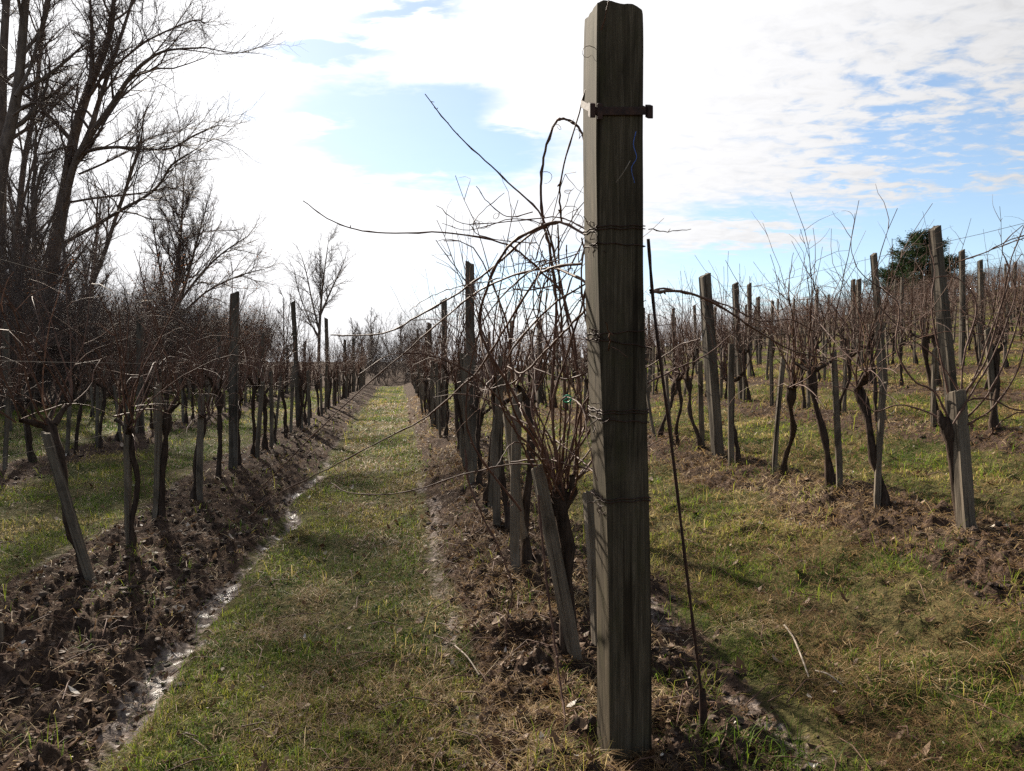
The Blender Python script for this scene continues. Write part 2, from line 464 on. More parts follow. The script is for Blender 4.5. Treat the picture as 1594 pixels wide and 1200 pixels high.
def acc_grass(x, y, soil, mud):
    c = fbm(x * 2.1, y * 2.1, 4, 91, .6)
    return np.clip((1 - soil) * 1.1 - mud * 1.6, 0.02, 1) * (0.17 + 0.83 * sstep(0.43, 0.56, c))
def hue_grass(x, y, soil, rg, k):
    c = fbm(x * 1.1 + 9, y * 1.1, 4, 97, .6)
    return np.clip(0.31 + (c - 0.5) * 3.0 + rg.normal(0, 0.2, k) + soil * .15, 0, 1)
blades('grass', 720000, 1, 1.7, 40, acc_grass, 0.034, 0.0022, (0.25, 1.35), M['grass'], 'short green winter grass covering the lanes between the vine rows', 'grass', hue_grass)

def acc_tuft(x, y, soil, mud):
    t = RDY * x - RDX * y
    c = vnoise(x * 4.6 + 3, y * 4.6, 401) * .6 + vnoise(x * 10, y * 10, 402) * .4
    return sstep(.60, .72, c) * np.where(t > 1.0, 1.0, np.where(np.abs(t - .6) < .5, .5, .45)) * (1 - mud * .8)
def hue_tuft(x, y, soil, rg, k):
    return np.clip(.45 + (vnoise(x * 2.2, y * 2.2, 405) - .5) * 1.1 + rg.normal(0, .2, k), 0, 1)
blades('tufted_grass', 110000, 6, 1.7, 26, acc_tuft, 0.085, 0.0024, (0.35, 1.45), M['grass'], 'longer tufts of green and yellowing grass standing out of the turf', 'grass', hue_tuft)

def acc_straw(x, y, soil, mud):
    s = RDX * x + RDY * y; t = RDY * x - RDX * y
    c = fbm(x * 1.6 + 40, y * 1.6, 4, 191, .6)
    heap = np.exp(-((t - 0.66) / 0.46) ** 2) * 1.1 * sstep(.3, .5, fbm(x * 3.1, y * 3.1, 3, 195))
    right = (t > 1.5) * (.22 + sstep(0.43, 0.55, c) * .78)
    dk = np.abs(t - (T0 + SP * np.round((t - T0) / SP)))
    right = np.maximum(right, (t > 2.4) * np.exp(-(dk / .5) ** 2) * .8)
    heap = np.maximum(heap, (t < -1.0) * .10)
    lane = (t < .2) * (t > -.9) * (.14 + sstep(0.44, .54, c) * .86)
    return np.clip(np.maximum(np.maximum(heap, right), np.maximum(lane, 0.05 * (1 - soil))) * (1 - mud * .8), 0, 1)
def hue_straw(x, y, soil, rg, k):
    return 0.42 + (fbm(x * 2, y * 2, 3, 199) - .5) * 1.3 + rg.normal(0, 0.22, k)
blades('dry_grass', 440000, 2, 1.7, 26, acc_straw, 0.075, 0.0020, (-0.05, 0.75), M['straw'], 'matted dry straw grass on the mounds and around the posts', 'dry grass', hue_straw)

def litter(name, n, seed, mat, label, cat, size, accept):
    rg = np.random.default_rng(seed)
    r = 1.7 * (18 / 1.7) ** rg.random(n); a = np.radians(rg.uniform(-42, 42, n))
    x = r * np.sin(a); y = r * np.cos(a)
    z, soil, mud = ground_fields(x, y)
    keep = rg.random(n) < accept(x, y, soil, mud)
    x, y, z, r = x[keep], y[keep], z[keep], r[keep]; k = len(x)
    S = size * rg.lognormal(0, 0.45, k) * (1 + 0.05 * r)
    th = rg.uniform(0, 6.283, k); tl = rg.normal(0, 0.45, k); tl2 = rg.normal(0, .45, k)
    e1 = np.stack([np.cos(th), np.sin(th), np.sin(tl)], 1); e2 = np.stack([-np.sin(th), np.cos(th), np.sin(tl2)], 1)
    c = np.stack([x, y, z + 0.008 + S * 0.3 * np.abs(np.sin(tl))], 1)
    curl = rg.uniform(0.2, 1.1, k)
    up = np.array([0, 0, 1.0])
    def pt(f, g, h): return c + e1 * (S * f)[:, None] + e2 * (S * g)[:, None] + up * (S * curl * h)[:, None]
    V = np.stack([pt(-1, 0, .6), pt(-.35, -.55, .1), pt(.4, -.45, .35), pt(1, 0, .9), pt(.4, .5, .3), pt(-.35, .5, .15), pt(0, 0, 0)], 1).reshape(-1, 3)
    b = np.arange(k)[:, None] * 7
    T = np.concatenate([b + np.array([[i, (i + 1) % 6, 6]]) for i in range(6)])
    me = mesh_arrays(name, V, [T], smooth=False)
    hue = np.repeat(np.clip(rg.beta(1.6, 2.2, k) + (rg.random(k) < .03) * .6, 0, 1), 7).astype(np.float32)
    me.attributes.new('hue', 'FLOAT', 'POINT').data.foreach_set('value', hue)
    tag(link(name, me, mat), label, cat, None, 'stuff')
litter('leaf_litter', 26000, 5, M['leaf'], 'curled brown dead leaves scattered over soil and grass', 'leaves', 0.0095,
       lambda x, y, s, m: np.clip(0.25 + 0.6 * np.exp(-((RDY * x - RDX * y - .55) / .5) ** 2) + .35 * (s > .5), 0, 1))

def twigs_litter():
    rg = np.random.default_rng(8); polys = []
    n = 1500
    r = 1.8 * (14 / 1.8) ** rg.random(n); a = np.radians(rg.uniform(-42, 42, n))
    x = r * np.sin(a); y = r * np.cos(a)
    t = RDY * x - RDX * y
    keep = rg.random(n) < 0.3 + .7 * np.exp(-((t - .6) / .5) ** 2)
    x, y = x[keep], y[keep]; z = ground_fields(x, y)[0]
    th = rg.uniform(0, 6.283, len(x)); L = rg.uniform(.05, .26, len(x))
    xe = x + np.cos(th) * L; ye = y + np.sin(th) * L; ze = ground_fields(xe, ye)[0]
    for i in range(len(x)):
        b = rg.normal(0, .01, 3)
        polys.append(([(x[i], y[i], z[i] + .012), ((x[i] + xe[i]) / 2 + b[0], (y[i] + ye[i]) / 2 + b[1], max(z[i], ze[i]) + .018 + abs(b[2])), (xe[i], ye[i], ze[i] + .012)], [.0028, .0024, .0015], 4))
    o = link('twig_litter', tubes_mesh('twig_litter', polys), M['cane'])
    tag(o, 'pruned twigs lying loose on the soil and straw', 'twigs', None, 'stuff')
twigs_litter()

def clods():
    rg = np.random.default_rng(12)
    import bmesh
    bm = bmesh.new(); bmesh.ops.create_icosphere(bm, subdivisions=2, radius=1.0)
    bv = np.array([v.co[:] for v in bm.verts]); bf = np.array([[v.index for v in f.verts] for f in bm.faces]); bm.free()
    n = 60000
    r = 1.7 * (22 / 1.7) ** rg.random(n); a = np.radians(rg.uniform(-42, 42, n))
    x = r * np.sin(a); y = r * np.cos(a)
    z, soil, mud = ground_fields(x, y)
    t = RDY * x - RDX * y
    k = np.round((t - T0) / SP)
    pr = soil * (1 - .55 * mud) * np.where(k == -1, .75, np.where(k == 0, .32, .42)) * (0.25 + .75 * sstep(.4, .6, fbm(x * 2.5, y * 2.5, 3, 301)))
    keep = rg.random(n) < pr
    x, y, z, r = x[keep], y[keep], z[keep], r[keep]; m = len(x)
    S = np.clip(0.0058 * rg.lognormal(0, 0.6, m), .003, .017) * (1 + .06 * r)
    ax = rg.uniform(.6, 1.3, (m, 3)) * np.array([1, 1, .72])
    th = rg.uniform(0, 6.28, m); c, s = np.cos(th), np.sin(th)
    lum = 1 + 0.26 * np.sin(bv[None, :, :] @ rg.normal(0, 2.6, (m, 3, 1)) + rg.uniform(0, 6, (m, 1, 1)))[..., 0] + rg.normal(0, .09, (m, len(bv)))
    V = bv[None] * lum[..., None] * ax[:, None, :] * S[:, None, None]
    X = V[..., 0] * c[:, None] - V[..., 1] * s[:, None]; Y = V[..., 0] * s[:, None] + V[..., 1] * c[:, None]
    V = np.stack([X + x[:, None], Y + y[:, None], V[..., 2] + z[:, None] + (S * .25)[:, None]], -1).reshape(-1, 3)
    Fc = (bf[None] + (np.arange(m) * len(bv))[:, None, None]).reshape(-1, 3)
    o = link('soil_clods', mesh_arrays('soil_clods', V, [Fc], smooth=False), M['clod'])
    tag(o, 'broken clods of dark soil ploughed up along the vine rows', 'soil', None, 'stuff')
clods()

# ------------------------------------------------------------------ grapevines
def cane_path(rg, p, d, L, seg=9, wig=.10, grav=0.0, zig=.02):
    pts = [np.array(p, float)]; d = np.array(d, float); d /= np.linalg.norm(d)
    st = L / seg
    for i in range(seg):
        d = d + rg.normal(0, wig, 3) + np.array([0, 0, -grav * (i / seg)])
        d /= np.linalg.norm(d)
        z = rg.normal(0, zig * st, 3)
        pts.append(pts[-1] + d * st + z)
    return pts

def vine_polys(seed, sides=4, ncane=13, lat=True, hgt=.72, seg=9):
    rg = np.random.default_rng(seed)
    lean = rg.normal(0, .06, 2)
    head = np.array([lean[0] * .9, lean[1] * 1.9, hgt + rg.normal(0, .09)])
    # trunk: gnarled, with a swollen head
    tp, tr = [], []
    ph = rg.uniform(0, 6, 4); thick = rg.uniform(.015, .024); tw = rg.uniform(.008, .035)
    for i in range(11):
        f = i / 10
        q = head * f + np.array([math.sin(f * 6 + ph[0]) * tw, math.sin(f * 5 + ph[1]) * tw * 1.3, 0]) * math.sin(f * 3.1)
        if i == 0: q = q + np.array([0, 0, -.12])
        tp.append(q); tr.append(thick * (.8 + .45 * abs(math.sin(f * 9 + ph[2])) + (.7 if f > .82 else 0) + (.4 if f < .15 else 0)) + rg.normal(0, .0022))
    tp.append(head + np.array([0, 0, .05])); tr.append(.012)
    trunk = [(tp, tr, 8)]
    for j in range(3):                     # knobs and short arms
        d = np.array([rg.normal(0, .35), rg.choice([-1, 1]) * rg.uniform(.4, 1), rg.uniform(.3, .9)])
        arm = cane_path(rg, head + rg.normal(0, .012, 3), d, rg.uniform(.1, .24), 4, .15)
        trunk.append((arm, [.022, .018, .016, .014, .010], 6))
    ends = [np.array(a[0][-1]) for a in trunk[1:]] + [head]
    canes = []
    for j in range(ncane):
        p = ends[rg.integers(len(ends))] + rg.normal(0, .015, 3)
        kind = rg.random()
        if kind < .68:                     # upright shoots, leaning mostly along the row
            d = np.array([rg.normal(0, .16), rg.normal(0, .38), 1.0]); L = rg.uniform(.75, 1.45)
            pts = cane_path(rg, p, d, L, seg, .10, rg.uniform(-.02, .10))
        elif kind < .88:                   # arching canes that bend back down
            d = np.array([rg.normal(0, .2), rg.choice([-1, 1]) * rg.uniform(.4, .9), 1.0]); L = rg.uniform(.9, 1.5)
            pts = cane_path(rg, p, d, L, seg, .09, rg.uniform(.22, .45))
        else:                              # tied along the wire
            d = np.array([rg.normal(0, .06), rg.choice([-1, 1]), .25]); L = rg.uniform(.5, .95)
            pts = cane_path(rg, p, d, L, seg, .07, .08)
        r0 = rg.uniform(.0042, .0064)
        rr = [r0 * (1 - .68 * i / seg) * (1.18 if i % 2 else .95) for i in range(seg + 1)]
        canes.append((pts, rr, sides))
        if lat:
            for q in range(rg.integers(2, 6)):
                i = rg.integers(2, seg)
                dd = (pts[i] - pts[i - 1]); dd = dd / np.linalg.norm(dd) + rg.normal(0, .7, 3)
                lp = cane_path(rg, pts[i], dd, rg.uniform(.08, .38), 5, .2, rg.uniform(-.05, .2))
                canes.append((lp, [r0 * .5 * (1 - .13 * n) for n in range(6)], 3))
    for j in range(6):
        p = ends[rg.integers(len(ends))]
        if j < 4: pts = cane_path(rg, p, [rg.normal(0, .25), rg.normal(0, .4), 1.0], rg.uniform(.9, 1.5), seg, .16, rg.uniform(-.02, .22))
        else: pts = cane_path(rg, p, [rg.normal(0, .4), rg.choice([-1, 1]) * 1.0, rg.uniform(.0, .5)], rg.uniform(.5, .9), seg, .12, .3)
        canes.append((pts, [.0036 * (1 - .6 * i / seg) for i in range(seg + 1)], 3))
    return trunk, canes

def roughen(me, amp, seed):
    v = np.empty(len(me.vertices) * 3, np.float32); me.vertices.foreach_get('co', v)
    me.vertices.foreach_set('co', (v + np.random.default_rng(seed).normal(0, amp, len(v))).astype(np.float32)); me.update()
NPROTO = 14
protos = []
for i in range(NPROTO):
    tr, cn = vine_polys(100 + i, ncane=8 + (i * 5) % 7)
    a = tubes_mesh('vine_trunk', tr); roughen(a, .0035, i); a.materials.append(M['vinebark'])
    b = tubes_mesh('vine_crown', cn); b.materials.append(M['cane'])
    protos.append((a, b))
stake_meshes = []
for i in range(6):
    me = timber_mesh('vine_stake', .036 + .008 * (i % 3), .036 + .006 * ((i + 1) % 2), .88 + .06 * i, 40 + i, 9, .014 * (-1) ** i, .0028, .3, .010, .012)
    me.materials.append(M['stake']); stake_meshes.append(me)
post_meshes = []
for i in range(5):
    me = timber_mesh('row_post', .088 + .006 * (i % 2), .084 + .008 * (i % 3), 2.0, 60 + i, 12, .02 * (-1) ** i, .003, .4, .008, .008)
    me.materials.append(M['post']); post_meshes.append(me)

rng = random.Random(5)
ROWROT = math.atan2(-RDX, RDY)         # the row runs along a copy's local Y

def in_view(x, y, m=110):
    return y > 1.5 and -m < 797 + F * x / y < 1594 + m

S_FIRST = {-3: 7.0, -2: 5.2, -1: 3.95, 0: 3.2, 1: 4.1, 2: 5.0}
S_LAST = lambda k: 42 if k <= 0 else 46 + min(k, 8) * 2
vines = []                                # (dist, k, n, x, y, s)
EXPL = {-1: [4.4, 5.23, 6.23, 7.05, 8.2], 0: [3.3, 4.35, 5.2, 6.0, 6.8], 1: [4.52, 5.26, 6.0, 6.78, 7.6, 8.35, 9.05]}
for k in range(KMIN, KMAX + 1):
    t = T0 + SP * k
    ys = list(EXPL.get(k, []))
    y = (ys[-1] + .88) if ys else S_FIRST.get(k, 5.0) * .98
    while y < S_LAST(k):
        ys.append(y + rng.uniform(-.08, .08)); y += .90
    n = 0
    for i, y in enumerate(ys):
        x = row_at_y(t, y)
        if k == -3 and rng.random() < .35: continue
        if in_view(x, y):
            vines.append((math.hypot(x, y), k, n, x, y)); n += 1
vines.sort()
HERO = {(0, 0), (1, 0)}
N_IND = 285
counts = {}
VG, SG = 'bare grapevines trained along the rows', 'short wooden stakes beside the vines'
def vine_label(k, n):
    if k <= 4 and n < 20 and not (k == -3):
        return ORD[n] + ' bare vine from the front in the ' + row_name(k), ORD[n] + ' short grey stake from the front in the ' + row_name(k)
    if k == -3: return 'bare vine in the third row left of the grass path, below the wood', 'short stake in the third row left of the grass path, below the wood'
    if k <= 4: return 'small far vine beyond the twentieth in the ' + row_name(k), 'small far stake beyond the twentieth in the ' + row_name(k)
    return 'small bare vine in the ' + row_name(k) + ', on the hillside', 'small stake in the ' + row_name(k) + ', on the hillside'

farV, farS = [], []
LEAN = {(-1, 1): (.0, -.16, 1.0), (0, 0): (0, 0, 1)}
for vi, (d, k, n, x, y) in enumerate(vines):
    xx = x + rng.gauss(0, .05); z = gz(xx, y) - .01
    lx, ly = rng.gauss(0, .06), rng.gauss(0, .07)
    sc_v = rng.uniform(.9, 1.12)
    flip = rng.choice([0, math.pi])
    if vi < N_IND:
        lab, slab = vine_label(k, n)
        if (k, n) not in HERO:
            a, b = protos[rng.randrange(NPROTO)]
            if k == -1 and n == 0: flip = 0; ly, lx = .03, -.30
            e = empty('grapevine', (xx, y, z), (ly, lx, ROWROT + flip + rng.uniform(-.15, .15)), (sc_v, sc_v, sc_v * rng.uniform(.94, 1.08)))
            link('trunk', a, None, e); link('crown', b, None, e)
            tag(e, lab, 'grapevine', VG)
        if (k, n) in HERO: continue
        if rng.random() < .9:
            off = rng.choice([-1, 1]) * rng.uniform(.05, .09)
            sx, sy = xx - RDX * off * 0 + off * RDY, y + rng.uniform(-.07, .07)
            so = link('vine_stake', stake_meshes[rng.randrange(6)], None)
            so.location = (sx, sy, gz(sx, sy) - .02); so.rotation_euler = (rng.gauss(0, .05) + ly * .6, rng.gauss(0, .04) + lx * .7, ROWROT + rng.uniform(-.4, .4))
            tag(so, slab, 'stake', SG)
    else:
        farV.append((xx, y, z)); farS.append((xx + .07, y + rng.uniform(-.06, .06), z))

def far_vines():
    lowp = []
    for i in range(10):
        tr, cn = vine_polys(300 + i, sides=3, ncane=12, lat=False, seg=6)
        rg = np.random.default_rng(i)
        cn = [(p, [max(q, .0035) for q in r], 3) for p, r, n in cn]
        extra = []
        for p, r, n in cn:
            for _ in range(2):
                i0 = rg.integers(2, 6); dd = rg.normal(0, .5, 3) + np.array([0, 0, .6])
                extra.append(([p[i0], p[i0] + dd * .12, p[i0] + dd * .25 + rg.normal(0, .04, 3)], [.003, .0025, .0018], 3))
        lowp.append((tubes_mesh('t', [(p[::2] if len(p) > 6 else p, r[::2] if len(r) > 6 else r, 5) for p, r, n in tr]), tubes_mesh('c', cn + extra)))
    for nm, idx, mat, lab, cat in (('vine_trunk_rows', 0, M['vinebark'], 'dark trunks of the far vines crowding the hillside', 'vines'),
                                   ('vine_cane_rows', 1, M['cane_far'], 'reddish canes of the far vines crowding the hillside', 'vines')):
        VV, FF, off = [], [], 0
        dat = []
        for pr in lowp:
            me = pr[idx]; v = np.empty(len(me.vertices) * 3, np.float32); me.vertices.foreach_get('co', v)
            q = np.array([p.vertices[:] for p in me.polygons]); dat.append((v.reshape(-1, 3), q))
        rg = np.random.default_rng(77)
        for (x, y, z) in farV:
            v, q = dat[rg.integers(len(dat))]
            a = ROWROT + rg.choice([0, math.pi]) + rg.normal(0, .1); c, s = math.cos(a), math.sin(a); k = rg.uniform(.9, 1.12)
            w = v * k
            VV.append(np.stack([w[:, 0] * c - w[:, 1] * s + x, w[:, 0] * s + w[:, 1] * c + y, w[:, 2] + z], 1)); FF.append(q + off); off += len(v)
        tag(link(nm, mesh_arrays(nm, np.concatenate(VV), [np.concatenate(FF)]), mat), lab, cat, None, 'stuff')
    for pr in lowp:
        for me in pr: bpy.data.meshes.remove(me)
    VV, FF = [], []; rg = np.random.default_rng(78)
    for i, (x, y, z) in enumerate(farS):
        h = rg.uniform(.8, 1.15); w = .026; lx, ly = rg.normal(0, .05, 2)
        b = np.array([(-w, -w, -.1), (w, -w, -.1), (w, w, -.1), (-w, w, -.1), (-w + lx, -w + ly, h), (w + lx, -w + ly, h), (w + lx, w + ly, h + .01), (-w + lx, w + ly, h)]) + np.array([x, y, z])
        VV.append(b); FF.append(np.array([(0, 1, 5, 4), (1, 2, 6, 5), (2, 3, 7, 6), (3, 0, 4, 7), (4, 5, 6, 7)]) + i * 8)
    tag(link('vine_stake_rows', mesh_arrays('vine_stake_rows', np.concatenate(VV), [np.concatenate(FF)], False), M['stake']), 'weathered stakes of the far vines crowding the hillside', 'stakes', None, 'stuff')
far_vines()

# ------------------------------------------------------------------ posts in the rows
PG = 'tall wooden posts along the vine rows'
POSTS = {-3: [14, 20, 26, 32, 38], -2: [13.4, 19.3, 25.2, 31, 37], -1: [8.7, 14.5, 20.8, 26.7, 32.6, 38.5], 0: [7.56, 12.4, 17.4, 22.4, 27.5, 32.5, 37.5],
         1: [8.0, 13.0, 18.1, 23.2, 28.3, 33.4, 38.5], 2: [8.2, 13.3, 18.5, 23.6, 28.7, 33.8], 3: [13.5, 18.7, 23.8, 28.9, 34], 4: [15.2, 18.6, 23.7, 28.8, 34]}
PH = {(-1, 0): 2.03, (-1, 1): 2.4, (-1, 2): 2.42, (0, 0): 2.05, (0, 1): 2.12, (1, 0): 1.93, (2, 0): 2.15}
PL = {(1, 0): (-.085, 0.0), (2, 0): (-.13, .0), (2, 1): (-.06, 0), (3, 0): (-.11, 0)}
for k in range(KMIN, KMAX + 1):
    t = T0 + SP * k
    ys = POSTS.get(k) or [y for y in np.arange(9.5 + (k * 1.7) % 5, 46, 5.1)]
    n = 0
    for i, y in enumerate(ys):
        x = row_at_y(t, y)
        if not in_view(x, y, 40): continue
        h = PH.get((k, n), 2.1 + rng.uniform(-.12, .22))
        o = link('row_post', post_meshes[rng.randrange(5)], None)
        o.location = (x, y, gz(x, y) - .02)
        w = rng.uniform(.88, 1.08) * (1.08 if k in (1, 2) and n == 0 else 1.0) * (1.15 if (k, n) == (-1, 0) else 1.0)
        o.scale = (w, w, h / 2.0)
        ln = PL.get((k, n), (rng.gauss(0, .02), rng.gauss(0, .02)))
        o.rotation_euler = (ln[1], ln[0], ROWROT + rng.uniform(-.12, .12) + (.1 if k >= 1 else 0))
        if k <= 6: lab = ORD[n] + ' tall grey post from the front in the ' + row_name(k)
        else: lab = 'small tall post in the ' + row_name(k) + ', up the hillside'
        tag(o, lab, 'post', PG); n += 1

# trellis wires
WG = 'trellis wires strung along the rows'
for k in range(-2, 6):
    t = T0 + SP * k
    for h, nm in ((.80, 'lowest'), (1.25, 'middle'), (1.72, 'highest')):
        y0 = max(2.55 if k == 0 else 3.0, {1: 3.2, 2: 6.5, 3: 9.5, 4: 12.5, 5: 15}.get(k, 3.0))
        ys = np.arange(y0, 40, 1.25)
        pts = []
        for y in ys:
            x = row_at_y(t, y)
            pts.append((x + .04, y, gz(x, y) * .35 + .65 * (gz(x, y - .6) + gz(x, y + .6)) / 2 + h + .012 * math.sin(y * 2.1 + k)))
        o = link('trellis_wire', tubes_mesh('trellis_wire', [(pts, [.0013] * len(pts), 4)]), M['wire'])
        tag(o, nm + ' thin wire strung along the ' + row_name(k), 'wire', WG)

# ------------------------------------------------------------------ the big end post
def end_post():
    PY = 2.53
    e = empty('end_post', (P(973, 1185, PY)[0], PY + .03, .02))
    bx, by, bz = e.location
    yaw = R(10.5)
    ca, sa = math.cos(yaw), math.sin(yaw)
    # ring profile: rounded square with small flats
    w = .149
    rg = np.random.default_rng(4)
    prof = []
    cs = [(-1, -1), (1, -1), (1, 1), (-1, 1)]
    for i in range(4):
        a = np.array(cs[i], float); b = np.array(cs[(i + 1) % 4], float)
        for f in np.concatenate([[.025, .06], np.linspace(.12, .88, 9), [.94, .975]]): prof.append(a + (b - a) * f)
    prof = np.array(prof); per = len(prof)
    H = 2.49
    zs = np.concatenate([[-.35], np.linspace(0, H, 64)])
    nz = lambda a, b, sd: float(fbm(np.array([a]), np.array([b]), 3, sd)[0]) - .5
    V = []
    for z in zs:
        f = max(0, z) / H
        cx = -.043 * f + .006 * math.sin(f * 7); cy = -.02 * f
        wl = w * (.955 + .11 * f) / 2
        top = 1 - .05 * max(0, (f - .93) / .07) ** 2
        for j, p in enumerate(prof):
            q = p * wl * top
            q = q + np.array([nz(z * 1.5, j * .05, 7), nz(z * 1.4 + 30, j * .05, 8)]) * .008
            # a long drying crack down the front face and one down the left
            X = q[0] * ca - q[1] * sa + cx; Y = q[0] * sa + q[1] * ca + cy
            zz = z
            if z == zs[-1]:
                zz = z + nz(p[0] * 1.3 + 5, p[1] * 1.3, 9) * .03 - .02 * max(0, p[0] * 1.1 - .75) * 2 - .022 * max(0, -p[0] - .5) + .012 * p[1]
            V.append((X, Y, zz))
    nr = len(zs)
    top = np.array(V[-per:]); cen = top.mean(0)
    for fct, dz in ((.92, .004), (.5, .003)):
        for j in range(per):
            q = cen + (top[j] - cen) * fct; V.append((q[0], q[1], q[2] + dz + nz(q[0] * 60, q[1] * 60, 12) * .006))
    V.append(tuple(cen + np.array([0, 0, .002])))
    q = []
    for i in range(nr + 1):
        for j in range(per): q.append((i * per + j, i * per + (j + 1) % per, (i + 1) * per + (j + 1) % per, (i + 1) * per + j))
    tri = [((nr + 1) * per + j, (nr + 1) * per + (j + 1) % per, (nr + 2) * per) for j in range(per)]
    me = mesh_arrays('timber', V, [np.array(q), np.array(tri)])
    me.polygons.foreach_set('use_smooth', np.zeros(len(me.polygons), bool))
    link('timber', me, M['endpost'], e)
    tag(e, 'big squared weathered timber end post with rusty strap standing in front', 'post')
    def zoff(v): return EYE + (600 - v) / F * (PY - .03) - bz
    def ctr(z):
        f = z / H
        return -.043 * f + .006 * math.sin(f * 7), -.02 * f, w * (.955 + .11 * f) / 2
    # rusty strap: a flat band with a lug at each side
    import bmesh
    z = zoff(178); cx, cy, hw = ctr(z)
    bm = bmesh.new()
    def box(x0, x1, y0, y1, z0, z1, tilt=0):
        vs = []
        for (x, y, zz) in ((x0, y0, z0), (x1, y0, z0), (x1, y1, z0), (x0, y1, z0), (x0, y0, z1), (x1, y0, z1), (x1, y1, z1), (x0, y1, z1)):
            zz += tilt * x + .5 * (y + hw)
            vs.append(bm.verts.new((x * ca - y * sa + cx, x * sa + y * ca + cy, z + zz)))
        for f in ((3, 2, 1, 0), (4, 5, 6, 7), (0, 1, 5, 4), (1, 2, 6, 5), (2, 3, 7, 6), (3, 0, 4, 7)): bm.faces.new([vs[i] for i in f])
    g = hw + .003
    box(-g - .004, g + .004, -g - .006, -g, -.013, .013, .07)
    box(-g - .006, -g, -g, g, -.013, .013, .07)
    box(g, g + .006, -g, g, -.013, .013, .07)
    box(-g - .004, g + .004, g, g + .006, -.013, .013, .07)
    box(g + .006, g + .024, -g - .012, -g + .014, -.022, .020, .05)
    box(-g - .024, -g - .006, -g - .012, -g + .012, -.022, .024, .05)
    box(-g + .0, -g + .018, -g - .012, -g - .006, -.026, .024, .05)
    me = bpy.data.meshes.new('strap'); bmesh.ops.bevel(bm, geom=bm.edges[:], offset=.0014, segments=1, affect='EDGES'); bm.to_mesh(me); bm.free()
    link('strap', me, M['rust'], e)
    # wire ties
    for v, tl, turns in ((356, .05, 2), (380, -.03, 1), (515, .1, 1), (532, -.14, 1), (640, .02, 2), (652, -.05, 1), (776, .02, 2)):
        zt = zoff(v); cx, cy, hw = ctr(zt); hw += .0035
        polys = []
        for k in range(turns):
            pts = []
            for i in range(33):
                a = i / 32 * 4
                s_ = int(a) % 4; f = a - int(a)
                A_ = np.array(cs[s_], float); B_ = np.array(cs[(s_ + 1) % 4], float)
                pq = (A_ + (B_ - A_) * f) * hw
                pts.append((pq[0] * ca - pq[1] * sa + cx, pq[0] * sa + pq[1] * ca + cy, zt + k * .009 + tl * pq[0] + .0025 * math.sin(i * 1.7 + v) + .03 * pq[1] / hw * .2))
            polys.append((pts, [.0019] * 33, 5))
        # twisted tail at the left arris
        rg2 = np.random.default_rng(v)
        for m_ in range(4):
            p0 = np.array([-hw, -hw * rg2.uniform(.2, 1), 0]);
            p0 = np.array([p0[0] * ca - p0[1] * sa + cx, p0[0] * sa + p0[1] * ca + cy, zt + rg2.normal(0, .012)])
            tail = [p0]
            dd = np.array([-.8, -.5, rg2.normal(0, .6)])
            for m2 in range(6):
                dd = dd + rg2.normal(0, .9, 3); dd /= np.linalg.norm(dd)
                tail.append(tail[-1] + dd * .011)
            polys.append((tail, [.0015] * 7, 4))
        link('tie_wire', tubes_mesh('tie_wire', polys), M['rust'], e)
    return e
end_post()

# rusty anchor rod leaning on the big post
def anchor_rod():
    pts = cat_rom([P(1009, 372, 2.56), P(1020, 500, 2.57), P(1045, 690, 2.60), P(1070, 900, 2.64), P(1094, 1095, 2.68)], 5)
    e = empty('anchor_rod', (0, 0, 0))
    foot = np.array(pts[-1]); e.location = foot
    link('rod', tubes_mesh('rod', [([p - foot for p in pts], [.0055 + .0008 * math.sin(i * 2.3) for i in range(len(pts))], 8)]), M['rust'], e)
    g = gz(foot[0], foot[1]) - foot[2]
    link('ground_socket', tubes_mesh('ground_socket', [([(-.002, 0, .05), (.002, 0, -.02), (.005, .004, min(g, -.1) - .1)], [.012, .014, .015], 10)]), M['rust'], e)
    tag(e, 'thin rusty anchor rod slanting from the big post to the ground', 'rod')
anchor_rod()

# ------------------------------------------------------------------ the vine behind the big post, cane by cane
def hero_vine(name, base, stakes, canes, trunk, label, seed):
    e = empty(name, base)
    b = np.array(base)
    link('trunk', tubes_mesh('trunk', [([np.array(p) - b for p in pts], rad, 9) for pts, rad in trunk]), M['vinebark'], e)
    rg = np.random.default_rng(seed)
    for pts, r0, r1 in canes:
        r0, r1 = r0 * 1.22, r1 * 1.15
        c = cat_rom(pts, 5)
        n = len(c)
        jit = [q + rg.normal(0, .0013, 3) for q in c]
        rr = [(r0 + (r1 - r0) * i / (n - 1)) * (1.4 if i % 5 == 2 else 1.0) for i in range(n)]
        polys = [([q - b for q in jit], rr, 6)]
        L = sum(np.linalg.norm(c[i + 1] - c[i]) for i in range(n - 1))
        for k in range(int(L * 5)):       # buds and short curling tendrils
            i = rg.integers(2, n - 1); d = c[i] - c[i - 1]; d = d / (np.linalg.norm(d) + 1e-6)
            if rg.random() < .55:
                dd = d * .5 + rg.normal(0, .7, 3); dd /= np.linalg.norm(dd)
                polys.append(([jit[i] - b, jit[i] - b + dd * .008, jit[i] - b + dd * .015], [rr[i] * .95, rr[i] * .8, .0008], 5))
            else:
                p = jit[i] - b; dd = d + rg.normal(0, .7, 3); tw = [p]
                ax = rg.normal(0, .45, 3)
                for q in range(9):
                    dd = dd / np.linalg.norm(dd); dd = dd + np.cross(ax, dd) * (.4 + .12 * q); tw.append(tw[-1] + dd / np.linalg.norm(dd) * .013)
                polys.append((tw, [.0016 - .0001 * q for q in range(10)], 4))
        link('cane', tubes_mesh('cane', polys), M['cane'], e)
    tag(e, label, 'grapevine', VG)
    return e

